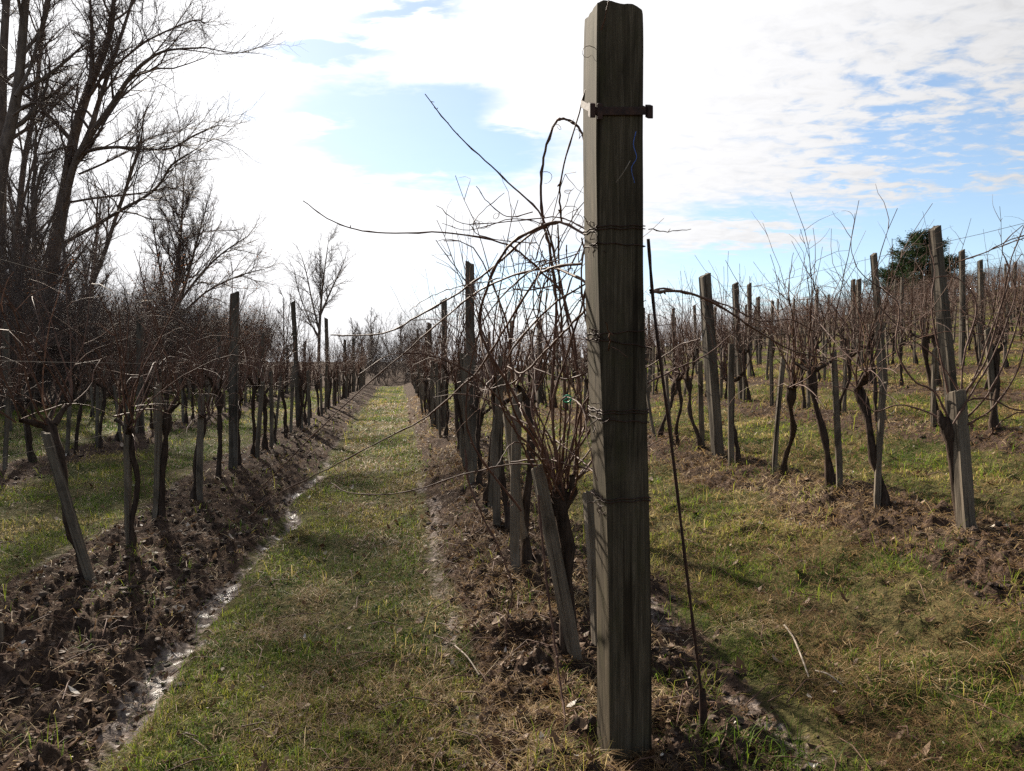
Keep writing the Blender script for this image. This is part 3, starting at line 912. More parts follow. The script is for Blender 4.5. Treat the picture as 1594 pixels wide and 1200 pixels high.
def px(lst, y):
    """pixel path with its own depth: y may be one value or (start, end)"""
    y0, y1 = (y, y) if not hasattr(y, '__len__') else y
    n = len(lst)
    return [P(u, v, y0 + (y1 - y0) * i / (n - 1)) for i, (u, v) in enumerate(lst)]

hb = P(884, 985, 3.3); hb = (hb[0], hb[1], gz(hb[0], hb[1]))
HC = [
    (px([(872, 775), (860, 650), (862, 560), (866, 470), (856, 390), (846, 345), (842, 290), (848, 235), (865, 192), (882, 186), (904, 203), (914, 245), (915, 300), (916, 360), (905, 405)], (3.3, 3.05)), .0058, .0036),
    (px([(890, 770), (905, 640), (888, 520), (868, 420), (846, 340), (800, 292), (755, 250), (705, 202), (662, 147)], (3.32, 3.1)), .0048, .0016),
    (px([(880, 780), (900, 600), (880, 470), (845, 425), (815, 398), (780, 377), (690, 362), (600, 363), (545, 355), (510, 340), (472, 312)], (3.35, 3.2)), .0045, .0016),
    (px([(868, 770), (845, 700), (792, 600), (748, 520), (757, 450), (790, 385), (835, 356), (872, 346), (905, 362), (925, 380)], (3.4, 2.75)), .0056, .0040),
    (px([(874, 345), (871, 305), (878, 255), (902, 175), (928, 85), (950, -10)], (3.0, 2.38)), .0034, .0014),
    (px([(515, 521), (560, 522), (605, 517), (650, 492), (715, 455), (772, 412), (830, 362), (872, 345)], (4.0, 3.1)), .0030, .0040),
    (px([(398, 768), (450, 715), (545, 622), (640, 540), (700, 488), (742, 455), (790, 432), (850, 417), (885, 425), (920, 445)], (4.6, 2.85)), .0022, .0046),
    (px([(386, 806), (430, 770), (510, 730), (600, 683), (665, 648), (720, 600), (745, 575), (790, 505), (830, 440), (855, 418), (905, 410)], (4.6, 2.95)), .0024, .0050),
    (px([(515, 752), (545, 767), (610, 769), (665, 757), (735, 735), (810, 722), (870, 730)], (4.1, 3.35)), .0020, .0036),
    (px([(724, 700), (730, 750), (752, 805), (780, 860), (797, 915), (790, 965), (786, 1015)], (3.7, 3.45)), .0045, .0026),
    (px([(838, 770), (848, 880), (862, 985), (873, 1070), (880, 1130), (879, 1215)], (3.2, 2.55)), .0042, .0030),
    (px([(870, 775), (930, 700), (900, 620), (855, 540), (830, 470), (845, 390)], (3.3, 3.1)), .0042, .0020),
    (px([(878, 770), (860, 640), (880, 560), (905, 480), (915, 420), (905, 370)], (3.25, 3.0)), .005, .003),
    (px([(866, 780), (835, 690), (800, 640), (790, 560), (855, 480), (915, 440)], (3.5, 3.0)), .0045, .003),
    (px([(870, 760), (880, 650), (876, 540), (872, 470), (870, 400), (868, 350)], (3.35, 3.15)), .0052, .003),
    (px([(812, 795), (770, 742), (735, 690), (725, 640), (735, 560), (765, 480), (845, 405)], (3.6, 3.3)), .0044, .0024),
    (px([(680, 320), (720, 347), (790, 345), (860, 338), (890, 345), (920, 362)], (3.4, 2.9)), .0012, .0028),
    (px([(688, 347), (730, 358), (800, 340), (850, 350)], (3.5, 3.3)), .0012, .0022),
    (px([(742, 290), (760, 315), (790, 337), (830, 330)], (3.4, 3.2)), .0013, .0022),
    (px([(785, 300), (745, 335), (740, 362), (790, 375), (835, 378)], (3.4, 3.2)), .0012, .0020),
    (px([(905, 380), (870, 440), (800, 450), (830, 420), (900, 395)], (3.15, 2.9)), .0024, .0020),
    (px([(925, 300), (905, 420), (912, 500), (925, 560)], (2.9, 2.85)), .003, .003),
    (px([(790, 570), (815, 580), (850, 545), (885, 510), (925, 470)], (3.5, 2.9)), .003, .004),
    (px([(830, 572), (880, 590), (925, 575)], (3.4, 3.0)), .0026, .003),
    (px([(790, 645), (850, 675), (890, 705), (925, 735)], (3.7, 2.9)), .0026, .0032),
    (px([(795, 720), (850, 715), (890, 725), (925, 730)], (3.5, 3.0)), .003, .003),
    (px([(1013, 455), (1050, 453), (1095, 464), (1150, 495), (1190, 522), (1240, 548), (1310, 562)], (2.75, 3.6)), .0048, .0022),
    (px([(1012, 452), (1040, 450), (1092, 462), (1140, 480), (1185, 500), (1232, 498), (1275, 520)], (2.75, 3.7)), .0036, .0016),
    (px([(1008, 596), (1050, 575), (1100, 552), (1140, 520)], (2.7, 3.2)), .0028, .0016),
    (px([(1010, 356), (1040, 360), (1076, 357)], (2.62, 2.8)), .0016, .0010),
]
htr = [([P(886, 1010, 3.3), P(884, 950, 3.3), P(880, 900, 3.31), P(884, 850, 3.3), P(874, 800, 3.3), P(872, 770, 3.3), P(868, 752, 3.3)], [.045, .036, .03, .034, .03, .042, .016]),
       ([P(874, 800, 3.3), P(850, 782, 3.32), P(838, 765, 3.33)], [.026, .022, .014]), ([P(874, 795, 3.3), P(893, 765, 3.28), P(890, 740, 3.26)], [.024, .02, .012])]
rgx = np.random.default_rng(71)
for j in range(22):
    h0 = np.array(P(872 + rgx.normal(0, 14), 770 + rgx.normal(0, 14), 3.3 + rgx.normal(0, .03)))
    d0 = np.array([rgx.normal(-.05, .4), rgx.normal(0, .7), 1.0])
    HC.append((cane_path(rgx, h0, d0, rgx.uniform(.6, 1.4), 8, .13, rgx.uniform(.0, .55)), rgx.uniform(.0028, .0045), .0014))
for j in range(16):                      # side shoots wandering through the tangle at wire height
    h0 = np.array(P(rgx.uniform(770, 915), rgx.uniform(360, 640), rgx.uniform(2.8, 3.6)))
    d0 = np.array([rgx.normal(0, .5), rgx.normal(0, .7), rgx.normal(.2, .5)])
    HC.append((cane_path(rgx, h0, d0, rgx.uniform(.2, .55), 6, .16, rgx.uniform(-.05, .25)), rgx.uniform(.0018, .0028), .0009))
hero_vine('grapevine', hb, None, HC, htr, 'first vine behind the big post, its long canes arching against the sky', 9)

hb1 = (row_at_y(T0 + SP, 4.52), 4.52); hb1 = (hb1[0], hb1[1], gz(*hb1))
def pv(lst, y): return px(lst, y)
HC1 = [
    (pv([(1478, 660), (1500, 615), (1535, 560), (1560, 470), (1575, 400), (1600, 340)], (4.5, 4.3)), .0062, .0022),
    (pv([(1485, 665), (1530, 625), (1565, 560), (1590, 480), (1612, 400)], (4.5, 4.4)), .006, .0026),
    (pv([(1490, 668), (1540, 640), (1580, 585), (1602, 520), (1630, 470)], (4.45, 4.3)), .0056, .0026),
    (pv([(1480, 655), (1515, 590), (1545, 510), (1572, 430), (1560, 385), (1592, 350)], (4.55, 4.6)), .0056, .002),
    (pv([(1475, 650), (1455, 610), (1420, 590), (1395, 540), (1400, 480), (1380, 455), (1340, 425), (1325, 385), (1331, 332)], (4.5, 4.9)), .0052, .0013),
    (pv([(1470, 655), (1440, 640), (1400, 630), (1360, 640), (1330, 610), (1290, 600)], (4.5, 5.0)), .0050, .0026),
    (pv([(1482, 640), (1465, 560), (1450, 480), (1455, 420), (1445, 380)], (4.55, 4.8)), .0048, .0018),
    (pv([(1488, 640), (1510, 622), (1545, 622), (1572, 635), (1600, 640)], (4.5, 4.3)), .005, .0035),
    (pv([(1495, 650), (1500, 560), (1520, 480), (1500, 440), (1470, 430), (1430, 440)], (4.5, 4.9)), .0048, .0018),
    (pv([(1488, 408), (1530, 395), (1575, 372), (1620, 362)], (4.6, 4.3)), .0024, .0028),
    (pv([(1480, 412), (1545, 388), (1600, 368)], (4.7, 4.4)), .002, .0028),
    (pv([(1540, 680), (1560, 655), (1590, 642), (1640, 640)], (4.4, 4.2)), .003, .0035),
    (pv([(1484, 660), (1520, 600), (1550, 545), (1580, 460), (1575, 425), (1590, 395)], (4.4, 4.5)), .005, .002),
    (pv([(1472, 660), (1500, 630), (1460, 560), (1410, 520), (1352, 458), (1345, 440)], (4.5, 5.1)), .0045, .0016),
]
tr1 = [([P(1505, 850, 4.52), P(1500, 815, 4.52), P(1492, 770, 4.5), P(1486, 720, 4.5), P(1484, 690, 4.5), P(1478, 670, 4.5), P(1470, 650, 4.5)], [.055, .042, .036, .034, .042, .05, .02]),
       ([P(1484, 690, 4.5), P(1500, 660, 4.47), P(1492, 632, 4.45)], [.034, .03, .014]), ([P(1482, 682, 4.5), P(1465, 655, 4.5), P(1462, 640, 4.55)], [.03, .026, .012])]
hero_vine('grapevine', hb1, None, HC1, tr1, 'first vine from the front in the first row right of the big post', 19)

# stakes that stand out near the camera, each from its foot to its head
def near_stake(u0, v0, u1, v1, y, w, label, yaw=.2, dy=0):
    a = np.array(P(u0, v0, y)); b = np.array(P(u1, v1, y + dy)); d = b - a; L = float(np.linalg.norm(d))
    me = timber_mesh('vine_stake', w, w * .9, L, int(u0 * 7 + v0) % 1000, 9, .012, .0022, .25, .006, .008)
    o = link('vine_stake', me, M['stake'])
    o.location = a
    o.rotation_mode = 'QUATERNION'
    q = Vector(d / L).to_track_quat('Z', 'Y')
    from mathutils import Quaternion
    o.rotation_quaternion = q @ Quaternion((0, 0, 1), yaw)
    tag(o, label, 'stake', SG)
near_stake(888, 985, 838, 728, 3.25, .052, 'leaning grey stake close to the left of the first vine behind the big post', .3)
near_stake(-4, 1075, -6, 970, 3.45, .06, 'short grey stake cut off by the left edge of the picture')
near_stake(926, 900, 918, 768, 2.95, .05, 'stake half hidden close behind the left edge of the big post')
near_stake(815, 832, 788, 642, 4.4, .044, 'leaning stake left of the first vine behind the big post, second to the left')
near_stake(1506, 842, 1488, 610, 4.46, .078, 'thick dark stake standing against the nearest vine right of the big post', .2)

# small bits
def curve_thing(name, pts, r, mat, label, cat, sides=6):
    c = cat_rom(pts, 4); b = np.array(c[0]); n = len(c)
    e = link(name, tubes_mesh(name, [([q - b for q in c], [r[0] + (r[1] - r[0]) * i / (n - 1) for i in range(n)], sides)]), mat, None, tuple(b))
    return tag(e, label, cat)
curve_thing('plant_tie', [P(876, 618, 3.2), P(884, 615, 3.19), P(890, 620, 3.2), P(884, 626, 3.22), P(877, 624, 3.2), P(886, 619, 3.18), P(888, 629, 3.2)], (.003, .003), M['green'], 'bright green plastic tie on a cane left of the big post', 'tie')
curve_thing('twine', [P(990, 205, 2.42), P(986, 225, 2.415), P(991, 245, 2.41), P(983, 262, 2.41), P(988, 285, 2.415)], (.0014, .001), M['blue'], 'scrap of blue twine hanging on the front of the big post', 'twine')
curve_thing('stalk', [P(981, 250, 2.41), P(972, 266, 2.40), P(959, 284, 2.405)], (.0013, .001), M['palestick'], 'short pale dry stalk hanging on the front of the big post', 'stalk')
def ground_pt(u, v, lift=.02):
    for _ in range(1):
        lo, hi = 1.5, 60
        for i in range(40):
            m = (lo + hi) / 2; x, y, z = P(u, v, m)
            if z > gz(x, y): lo = m
            else: hi = m
    x, y, z = P(u, v, lo)
    return (x, y, gz(x, y) + lift)
curve_thing('stick', [ground_pt(1221, 980), ground_pt(1235, 1005, .035), ground_pt(1248, 1035, .03), ground_pt(1259, 1062, .02)], (.0052, .003), M['palestick'], 'pale bent stick lying in the grass right of the anchor rod', 'stick')
curve_thing('stick', [ground_pt(1270, 1052), ground_pt(1290, 1062, .03), ground_pt(1312, 1076, .02)], (.004, .003), M['palestick'], 'small pale stick lying in the grass beyond the bent one', 'stick')
curve_thing('stick', [ground_pt(708, 1012), ground_pt(728, 1034, .03), ground_pt(746, 1058, .02)], (.004, .003), M['palestick'], 'pale straight stick lying on the soil left of the big post', 'stick')

# ------------------------------------------------------------------ bare trees
def grow(out, rg, p, d, L, r, lvl, prm):
    seg = prm['seg'][min(lvl, len(prm['seg']) - 1)]
    pts = [np.array(p, float)]; d = np.array(d, float); d /= np.linalg.norm(d)
    st = L / seg; wig = prm['wig'][min(lvl, len(prm['wig']) - 1)]; up = prm['up'][min(lvl, len(prm['up']) - 1)]
    dirs = [d]
    for i in range(seg):
        d = d + rg.normal(0, wig, 3) + np.array([0, 0, up]); d = d / np.linalg.norm(d)
        pts.append(pts[-1] + d * st); dirs.append(d)
    tip = prm['tip'] if lvl >= prm['max'] else .35
    rr = [r * (1 - (1 - tip) * i / seg) for i in range(seg + 1)]
    out.setdefault(lvl, []).append((pts, rr))
    spawn(out, rg, pts, rr, L, lvl, prm)

def spawn(out, rg, pts, rr, L, lvl, prm):
    if lvl >= prm['max']: return
    seg = len(pts) - 1
    n = prm['n'][lvl]; n = max(2, int(n * rg.uniform(.8, 1.2)))
    f0 = prm['from'][lvl]
    for c in range(n):
        f = f0 + (1 - f0) * (c + rg.uniform(.1, .9)) / n
        if c == n - 1: f = 1.0
        i = min(seg - 1, int(f * seg)); g = f * seg - i
        q = pts[i] + (pts[i + 1] - pts[i]) * g
        d = pts[i + 1] - pts[i]; d = d / np.linalg.norm(d)
        a = rg.normal(0, 1, 3); a -= d * a.dot(d); a /= np.linalg.norm(a) + 1e-6
        ang = prm['ang'][lvl] * rg.uniform(.65, 1.3) * (.35 if f == 1.0 else 1)
        nd_ = d * math.cos(ang) + a * math.sin(ang)
        l2 = L * prm['len'][lvl] * rg.uniform(.6, 1.2) * (1 - prm['shr'] * f)
        r2 = min(rr[i] * .7, max(prm['rmin'], rr[i] * (.62 if f == 1.0 else .48)))
        grow(out, rg, q, nd_, l2, r2, lvl + 1, prm)

SIDES = [8, 6, 4, 3, 3, 3]
def tree_meshes(name, out, split=1):
    t = [(p, r, SIDES[l]) for l in out if l <= split for p, r in out[l]]
    c = [(p, r, SIDES[l]) for l in out if l > split for p, r in out[l]]
    a = tubes_mesh(name + '_trunk', t); a.materials.append(M['treebark'])
    b = tubes_mesh(name + '_crown', c); b.materials.append(M['twig'])
    return a, b

PR_TREE = dict(seg=[9, 6, 5, 4, 3], wig=[.05, .12, .17, .2, .25], up=[.03, .05, .05, .03, .02], tip=.35, max=4, n=[18, 10, 8, 5], ang=[.75, .7, .75, .8], shr=.45,
               **{'from': [.22, .2, .15, .1], 'len': [.48, .5, .5, .5]}, rmin=.009)
PR_TALL = dict(PR_TREE, n=[13, 9, 7, 5], ang=[.6, .6, .7, .8], **{'from': [.4, .2, .15, .1], 'len': [.36, .5, .5, .55]})
PR_SHRUB = dict(seg=[6, 5, 4, 3], wig=[.14, .18, .22, .25], up=[.04, .05, .03, .02], tip=.4, max=3, n=[11, 9, 6], ang=[.6, .7, .8], shr=.35, **{'from': [.2, .12, .1], 'len': [.55, .5, .5]}, rmin=.006)

def make_tree(seed, H, r, prm, stems=1, lean=0.05):
    rg = np.random.default_rng(seed); out = {}
    for s in range(stems):
        d = np.array([rg.normal(0, lean + .12 * (stems > 1)), rg.normal(0, lean + .12 * (stems > 1)), 1])
        grow(out, rg, (rg.normal(0, .06 * (stems > 1)), rg.normal(0, .06 * (stems > 1)), -.2), d, H * rg.uniform(.85, 1), r * (1 if s == 0 else rg.uniform(.5, .9)), 0, prm)
    return out

TREES = [tree_meshes('bare_tree', make_tree(21, 14, .22, PR_TREE)), tree_meshes('bare_tree', make_tree(22, 15, .2, PR_TALL)),
         tree_meshes('bare_tree', make_tree(23, 10, .15, PR_TREE, 2)), tree_meshes('bare_tree', make_tree(24, 16, .17, PR_TALL, 1, .08))]
def leafy_crown(me_src, seed, n):
    pass
SHRUBS = []
for i in range(4):
    out = make_tree(50 + i, 3.2 + .4 * i, .03, PR_SHRUB, 7, .25)
    SHRUBS.append(tree_meshes('shrub', out, 0) + (out,))
def leaves_mesh(name, out, n, seed, size=.05, low=9):
    rg = np.random.default_rng(seed)
    ends = [np.array(p[j]) for l in out if l >= 2 for p, r in out[l] for j in (-1, -2) if p[j][2] < low]
    c = np.array(ends)[rg.integers(0, len(ends), n)] + rg.normal(0, .05, (n, 3))
    e1 = rg.normal(0, 1, (n, 3)); e1 /= np.linalg.norm(e1, axis=1, keepdims=True)
    e2 = np.cross(e1, rg.normal(0, 1, (n, 3))); e2 /= np.linalg.norm(e2, axis=1, keepdims=True)
    S = size * rg.uniform(.5, 1.2, (n, 1))
    V = np.stack([c - e1 * S, c + e2 * S * .5, c + e1 * S, c - e2 * S * .5], 1).reshape(-1, 3)
    me = mesh_arrays(name, V, [np.arange(n * 4).reshape(-1, 4)])
    me.attributes.new('hue', 'FLOAT', 'POINT').data.foreach_set('value', np.repeat(rg.random(n), 4).astype(np.float32))
    me.materials.append(M['beech'])
    return me
LEAFED = [leaves_mesh('winter_leaves', SHRUBS[i][2], 1300, 400 + i, .036) for i in range(4)]

TG = 'bare trees of the wood on the left'
def put_tree(i, x, y, scale, rot, label, group=TG, tilt=(0, 0)):
    a, b = TREES[i]
    e = empty('bare_tree', (x, y, gz(x, y)), (tilt[0], tilt[1], rot), scale)
    link('trunk', a, None, e); link('crown', b, None, e)
    return tag(e, label, 'tree', group)
def at_u(u, y): return (u - 797) / F * y

# the big leaning tree at the wood's edge, its stems and limbs drawn one by one
def hero_tree(name, Y, stems, label, seed, prm):
    rg = np.random.default_rng(seed); out = {}
    bx, by = P(*stems[0][0][0], Y)[:2]
    base = np.array([bx, by, gz(bx, by)])
    for pts, w0, w1, lvl, dep in stems:
        p3 = []
        for i, (u, v) in enumerate(pts): p3.append(np.array(P(u, v, Y + dep * i / (len(pts) - 1))))
        c = [q - base for q in cat_rom(p3, 3)]
        L = sum(np.linalg.norm(c[i + 1] - c[i]) for i in range(len(c) - 1))
        r0, r1 = w0 * .33 / F * Y, w1 * .40 / F * Y
        rr = [r0 + (r1 - r0) * i / (len(c) - 1) for i in range(len(c))]
        out.setdefault(lvl, []).append((c, rr))
        if lvl == 0: spawn(out, rg, c, rr, L * .8, 0, prm)
        else: spawn(out, rg, c, rr, L, lvl, prm)
    a, b = tree_meshes(name, out)
    e = empty(name, tuple(base)); link('trunk', a, None, e); link('crown', b, None, e)
    return tag(e, label, 'tree', TG)

PH1 = dict(PR_TREE, n=[7, 15, 9, 7], **{'from': [.42, .2, .12, .1], 'len': [.27, .46, .55, .6]}, ang=[.7, .65, .65, .75], shr=.3, rmin=.0095)
hero_tree('bare_tree', 31.0, [
    ([(48, 640), (62, 520), (76, 430), (86, 380), (96, 328), (106, 270), (116, 210), (140, 133), (160, 85), (173, 45), (176, 10), (180, -30)], 42, 6, 0, 1.5),
    ([(96, 330), (104, 300), (118, 250), (140, 212), (174, 163), (204, 118), (232, 92), (262, 78), (320, 74)], 20, 3, 1, -2.5),
    ([(118, 252), (140, 205), (152, 165), (172, 105), (200, 20), (212, -25)], 18, 4, 1, 1.5),
    ([(100, 378), (150, 350), (190, 326), (226, 306), (250, 285), (266, 258), (292, 240)], 9, 3, 1, -3.0),
    ([(122, 240), (150, 232), (185, 229), (228, 232), (266, 231), (300, 212), (338, 195)], 9, 2.5, 1, -2.0),
    ([(123, 271), (160, 255), (200, 235), (240, 212), (282, 203)], 6, 2, 1, 2.0),
    ([(108, 315), (150, 308), (200, 303), (235, 298), (262, 292), (290, 300)], 6, 2, 1, 2.5),
    ([(92, 330), (98, 280), (105, 255), (96, 215), (85, 180), (60, 160)], 8, 2.5, 1, 1.0),
    ([(140, 133), (142, 80), (142, 40), (140, -10)], 8, 4, 1, 2.0),
    ([(160, 120), (200, 85), (235, 60), (300, 32), (318, 36)], 6, 2, 1, -2.0),
    ([(116, 225), (90, 232), (62, 240), (25, 230)], 6, 2, 1, 2.0),
], 'big bare tree leaning right at the wood edge, thick limb reaching over the vines', 31, PH1)
PH2 = dict(PH1, n=[10, 11, 8, 6])
hero_tree('bare_tree', 28.5, [
    ([(-40, 640), (-26, 480), (-10, 350), (4, 250), (20, 180), (30, 120), (38, 20), (42, -20), (46, -60)], 38, 10, 0, 1.0),
    ([(24, 150), (45, 110), (60, 60), (72, 0), (84, -90)], 9, 4, 1, 1.5),
    ([(20, 180), (50, 160), (85, 163), (120, 130)], 6, 2, 1, -1.0),
], 'tall bare tree with reddish trunk curving in from the left edge of the picture', 33, PH2)
hero_tree('bare_tree', 34.0, [
    ([(-14, 640), (-2, 480), (2, 300), (4, 120), (10, 0), (13, -50)], 30, 10, 0, 1.0),
    ([(4, 120), (-20, 60), (-40, -40)], 8, 3, 1, 1.0),
], 'straight bare tree half cut by the left edge, behind the reddish one', 34, PH2)
hero_tree('bare_tree', 35.5, [
    ([(10, 630), (18, 480), (27, 360), (38, 250), (52, 180), (62, 90), (72, 10), (78, -30)], 18, 4, 0, 1.0),
    ([(30, 340), (50, 260), (62, 215), (80, 165)], 7, 2, 1, 1.0),
    ([(38, 260), (30, 210), (22, 170)], 6, 2, 1, 1.0),
], 'slim bare tree between the left edge and the big leaning tree', 35, PH2)
PH3 = dict(PR_TREE, n=[20, 13, 8, 6], **{'from': [.2, .15, .12, .1], 'len': [.38, .5, .52, .55]}, ang=[.65, .65, .7, .8], up=[.03, .06, .05, .03, .02])
hero_tree('bare_tree', 40.0, [
    ([(262, 620), (268, 520), (274, 440), (280, 380), (284, 330), (286, 285)], 13, 2.5, 0, 0.5),
    ([(268, 520), (256, 460), (246, 400), (238, 350)], 8, 2, 1, 1.0),
    ([(270, 500), (292, 430), (308, 370), (322, 318)], 9, 2, 1, -1.0),
    ([(272, 480), (310, 430), (345, 395), (385, 368)], 7, 2, 1, -1.0),
    ([(272, 500), (320, 455), (370, 430), (405, 420)], 6, 2, 1, -1.0),
], 'rounded bushy bare tree right of the big leaning tree, with a dense twiggy crown', 36, dict(PH3, n=[32, 17, 10, 6], rmin=.012))
hero_tree('bare_tree', 58.0, [
    ([(496, 600), (497, 520), (500, 470), (504, 430), (510, 385)], 9, 1.5, 0, 0.5),
    ([(497, 515), (486, 470), (478, 430), (470, 400)], 5, 1.2, 1, 1.0),
    ([(499, 490), (516, 450), (528, 425), (538, 400)], 5, 1.2, 1, -1.0),
    ([(497, 530), (478, 490), (464, 450), (458, 420)], 3.5, 1, 1, -1.0),
    ([(500, 470), (498, 430), (498, 385)], 4, 1, 1, -1.0),
], 'lone bare tree against the sky above the left row, narrow upright crown', 37, dict(PH3, n=[14, 13, 8, 5], rmin=.015))
PFAR = dict(PH3, n=[16, 11, 7, 4], rmin=.015)
for (u, top, Y, w, sd, lab) in ((622, 500, 75, 60, 41, 'round bare tree at the far end of the grass path'), (576, 488, 70, 34, 42, 'slender bare tree left of the far end of the grass path'),
                               (548, 500, 62, 40, 43, 'low bare tree in the gap right of the lone narrow tree'), (440, 455, 46, 60, 44, 'low spreading bare tree behind the left row, left of the lone narrow tree')):
    hero_tree('bare_tree', Y, [
        ([(u, 606), (u - 1, 570), (u + 2, 540), (u + 1, top + 8)], 7, 1.5, 0, .5),
        ([(u, 575), (u - w * .3, 545), (u - w * .5, top + 22)], 4, 1, 1, 1), ([(u, 570), (u + w * .3, 540), (u + w * .5, top + 20)], 4, 1, 1, -1), ([(u, 560), (u + w * .1, 530), (u + w * .2, top + 10)], 3.5, 1, 1, 1)], lab, sd, PFAR)

# the wood behind: copies at their own sizes and turns
rw = random.Random(17)
for i in range(62):
    y = rw.uniform(25, 64); u = rw.uniform(-120, 400 if y > 42 else 250)
    x = at_u(u, y); t = RDY * x - RDX * y
    if t > -10.5: continue
    top = {True: .62, False: .8}[u > 180]
    put_tree(rw.randrange(4), x, y, rw.uniform(.5, .8) * top * (1.25 if u < 160 else 1) * (1 if u < 150 else .75), rw.uniform(0, 6.28), 'thin bare tree among many standing deeper in the wood', TG, (rw.gauss(0, .04), rw.gauss(0, .05)))
# undergrowth at the wood's edge
UG = 'bare shrubs along the wood edge'
for i in range(105):
    y = rw.uniform(15, 62); t = -9.6 - abs(rw.gauss(0, 3.6)) - (2 if y < 20 else 0)
    x = row_at_y(t, y)
    if not in_view(x, y, 60): continue
    j = rw.randrange(4); a, b, _ = SHRUBS[j]
    e = empty('shrub', (x, y, gz(x, y)), (0, 0, rw.uniform(0, 6.28)), rw.uniform(.7, 1.35))
    link('stem', a, None, e); link('crown', b, None, e)
    brown = rw.random() < .28
    if brown: link('foliage', LEAFED[j], None, e)
    tag(e, 'shrub at the wood edge still holding rusty brown leaves' if brown else 'leafless tangled shrub at the wood edge on the left', 'shrub', UG if not brown else 'brown leaved shrubs along the wood edge')
for i, (u, y, s_) in enumerate(((655, 46, .75), (630, 47, .7), (602, 48, .75), (585, 46, .7), (642, 45, .6), (615, 58, 1.3), (665, 60, 1.2), (648, 50, .8), (640, 56, 1.0), (612, 54, .7), (590, 52, .8), (560, 50, .9), (530, 52, .9), (668, 54, .8))):
    x = at_u(u, y); a, b, _ = SHRUBS[i % 4]
    e = empty('shrub', (x, y, gz(x, y)), (0, 0, i * 1.3), s_); link('stem', a, None, e); link('crown', b, None, e)
    tag(e, 'dark bare shrub closing off the far end of the grass path', 'shrub', 'shrubs at the end of the path')

# ------------------------------------------------------------------ conifer on the hill
def conifer():
    u, y = 1434, 58.0
    x = at_u(u, y); z = gz(x, y)
    top = EYE + (600 - 362) / F * y; H = top - z
    e = empty('conifer', (x, y, z))
    rg = np.random.default_rng(3)
    link('trunk', tubes_mesh('trunk', [([(0, 0, -.2), (0.05, 0, H * .5), (0, 0, H * .97)], [.22, .13, .03], 8)]), M['treebark'], e)
    limbs = []; C = []; A1 = []
    for i in range(130):
        f = rg.uniform(.05, 1) ** .85
        zz = H * f
        rad = (1 - f) ** .62 * H * .72 * rg.uniform(.5, 1.2) + .2
        a = rg.uniform(0, 6.283)
        tip = np.array([math.cos(a) * rad, math.sin(a) * rad, zz + rad * rg.uniform(.05, .35) - .1])
        st = np.array([0, 0, zz]); mid = (st + tip) / 2 + np.array([0, 0, -.08 * rad])
        limbs.append(([st, mid, tip], [.035, .025, .012], 4))
        m = int(80 + rad * 130)
        g = rg.uniform(.18, 1.05, m) ** .8
        pos = st[None] * (1 - g)[:, None] ** 1 + tip[None] * g[:, None] + rg.normal(0, .17, (m, 3)) * (1.2 - .4 * g)[:, None] + np.array([0, 0, 1]) * (-.08 * rad * 4 * g * (1 - g))[:, None]
        out = (tip - st) / np.linalg.norm(tip - st)
        d = out[None] * .7 + rg.normal(0, .55, (m, 3)); d /= np.linalg.norm(d, axis=1, keepdims=True)
        C.append(pos); A1.append(d)
    C = np.concatenate(C); D = np.concatenate(A1); n = len(C)
    s = np.cross(D, rg.normal(0, 1, (n, 3))); s /= np.linalg.norm(s, axis=1, keepdims=True)
    L = rg.uniform(.08, .2, (n, 1)); W = .024
    V = np.stack([C - s * W, C + s * W, C + D * L + s * W * .5, C + D * L - s * W * .5], 1).reshape(-1, 3)
    me = mesh_arrays('crown', V, [np.arange(n * 4).reshape(-1, 4)])
    me.attributes.new('hue', 'FLOAT', 'POINT').data.foreach_set('value', np.repeat(rg.random(n), 4).astype(np.float32))
    link('crown', me, M['needle'], e)
    link('limb', tubes_mesh('limb', limbs), M['treebark'], e)
    tag(e, 'dark green conifer standing alone on the hill crest', 'tree')
conifer()

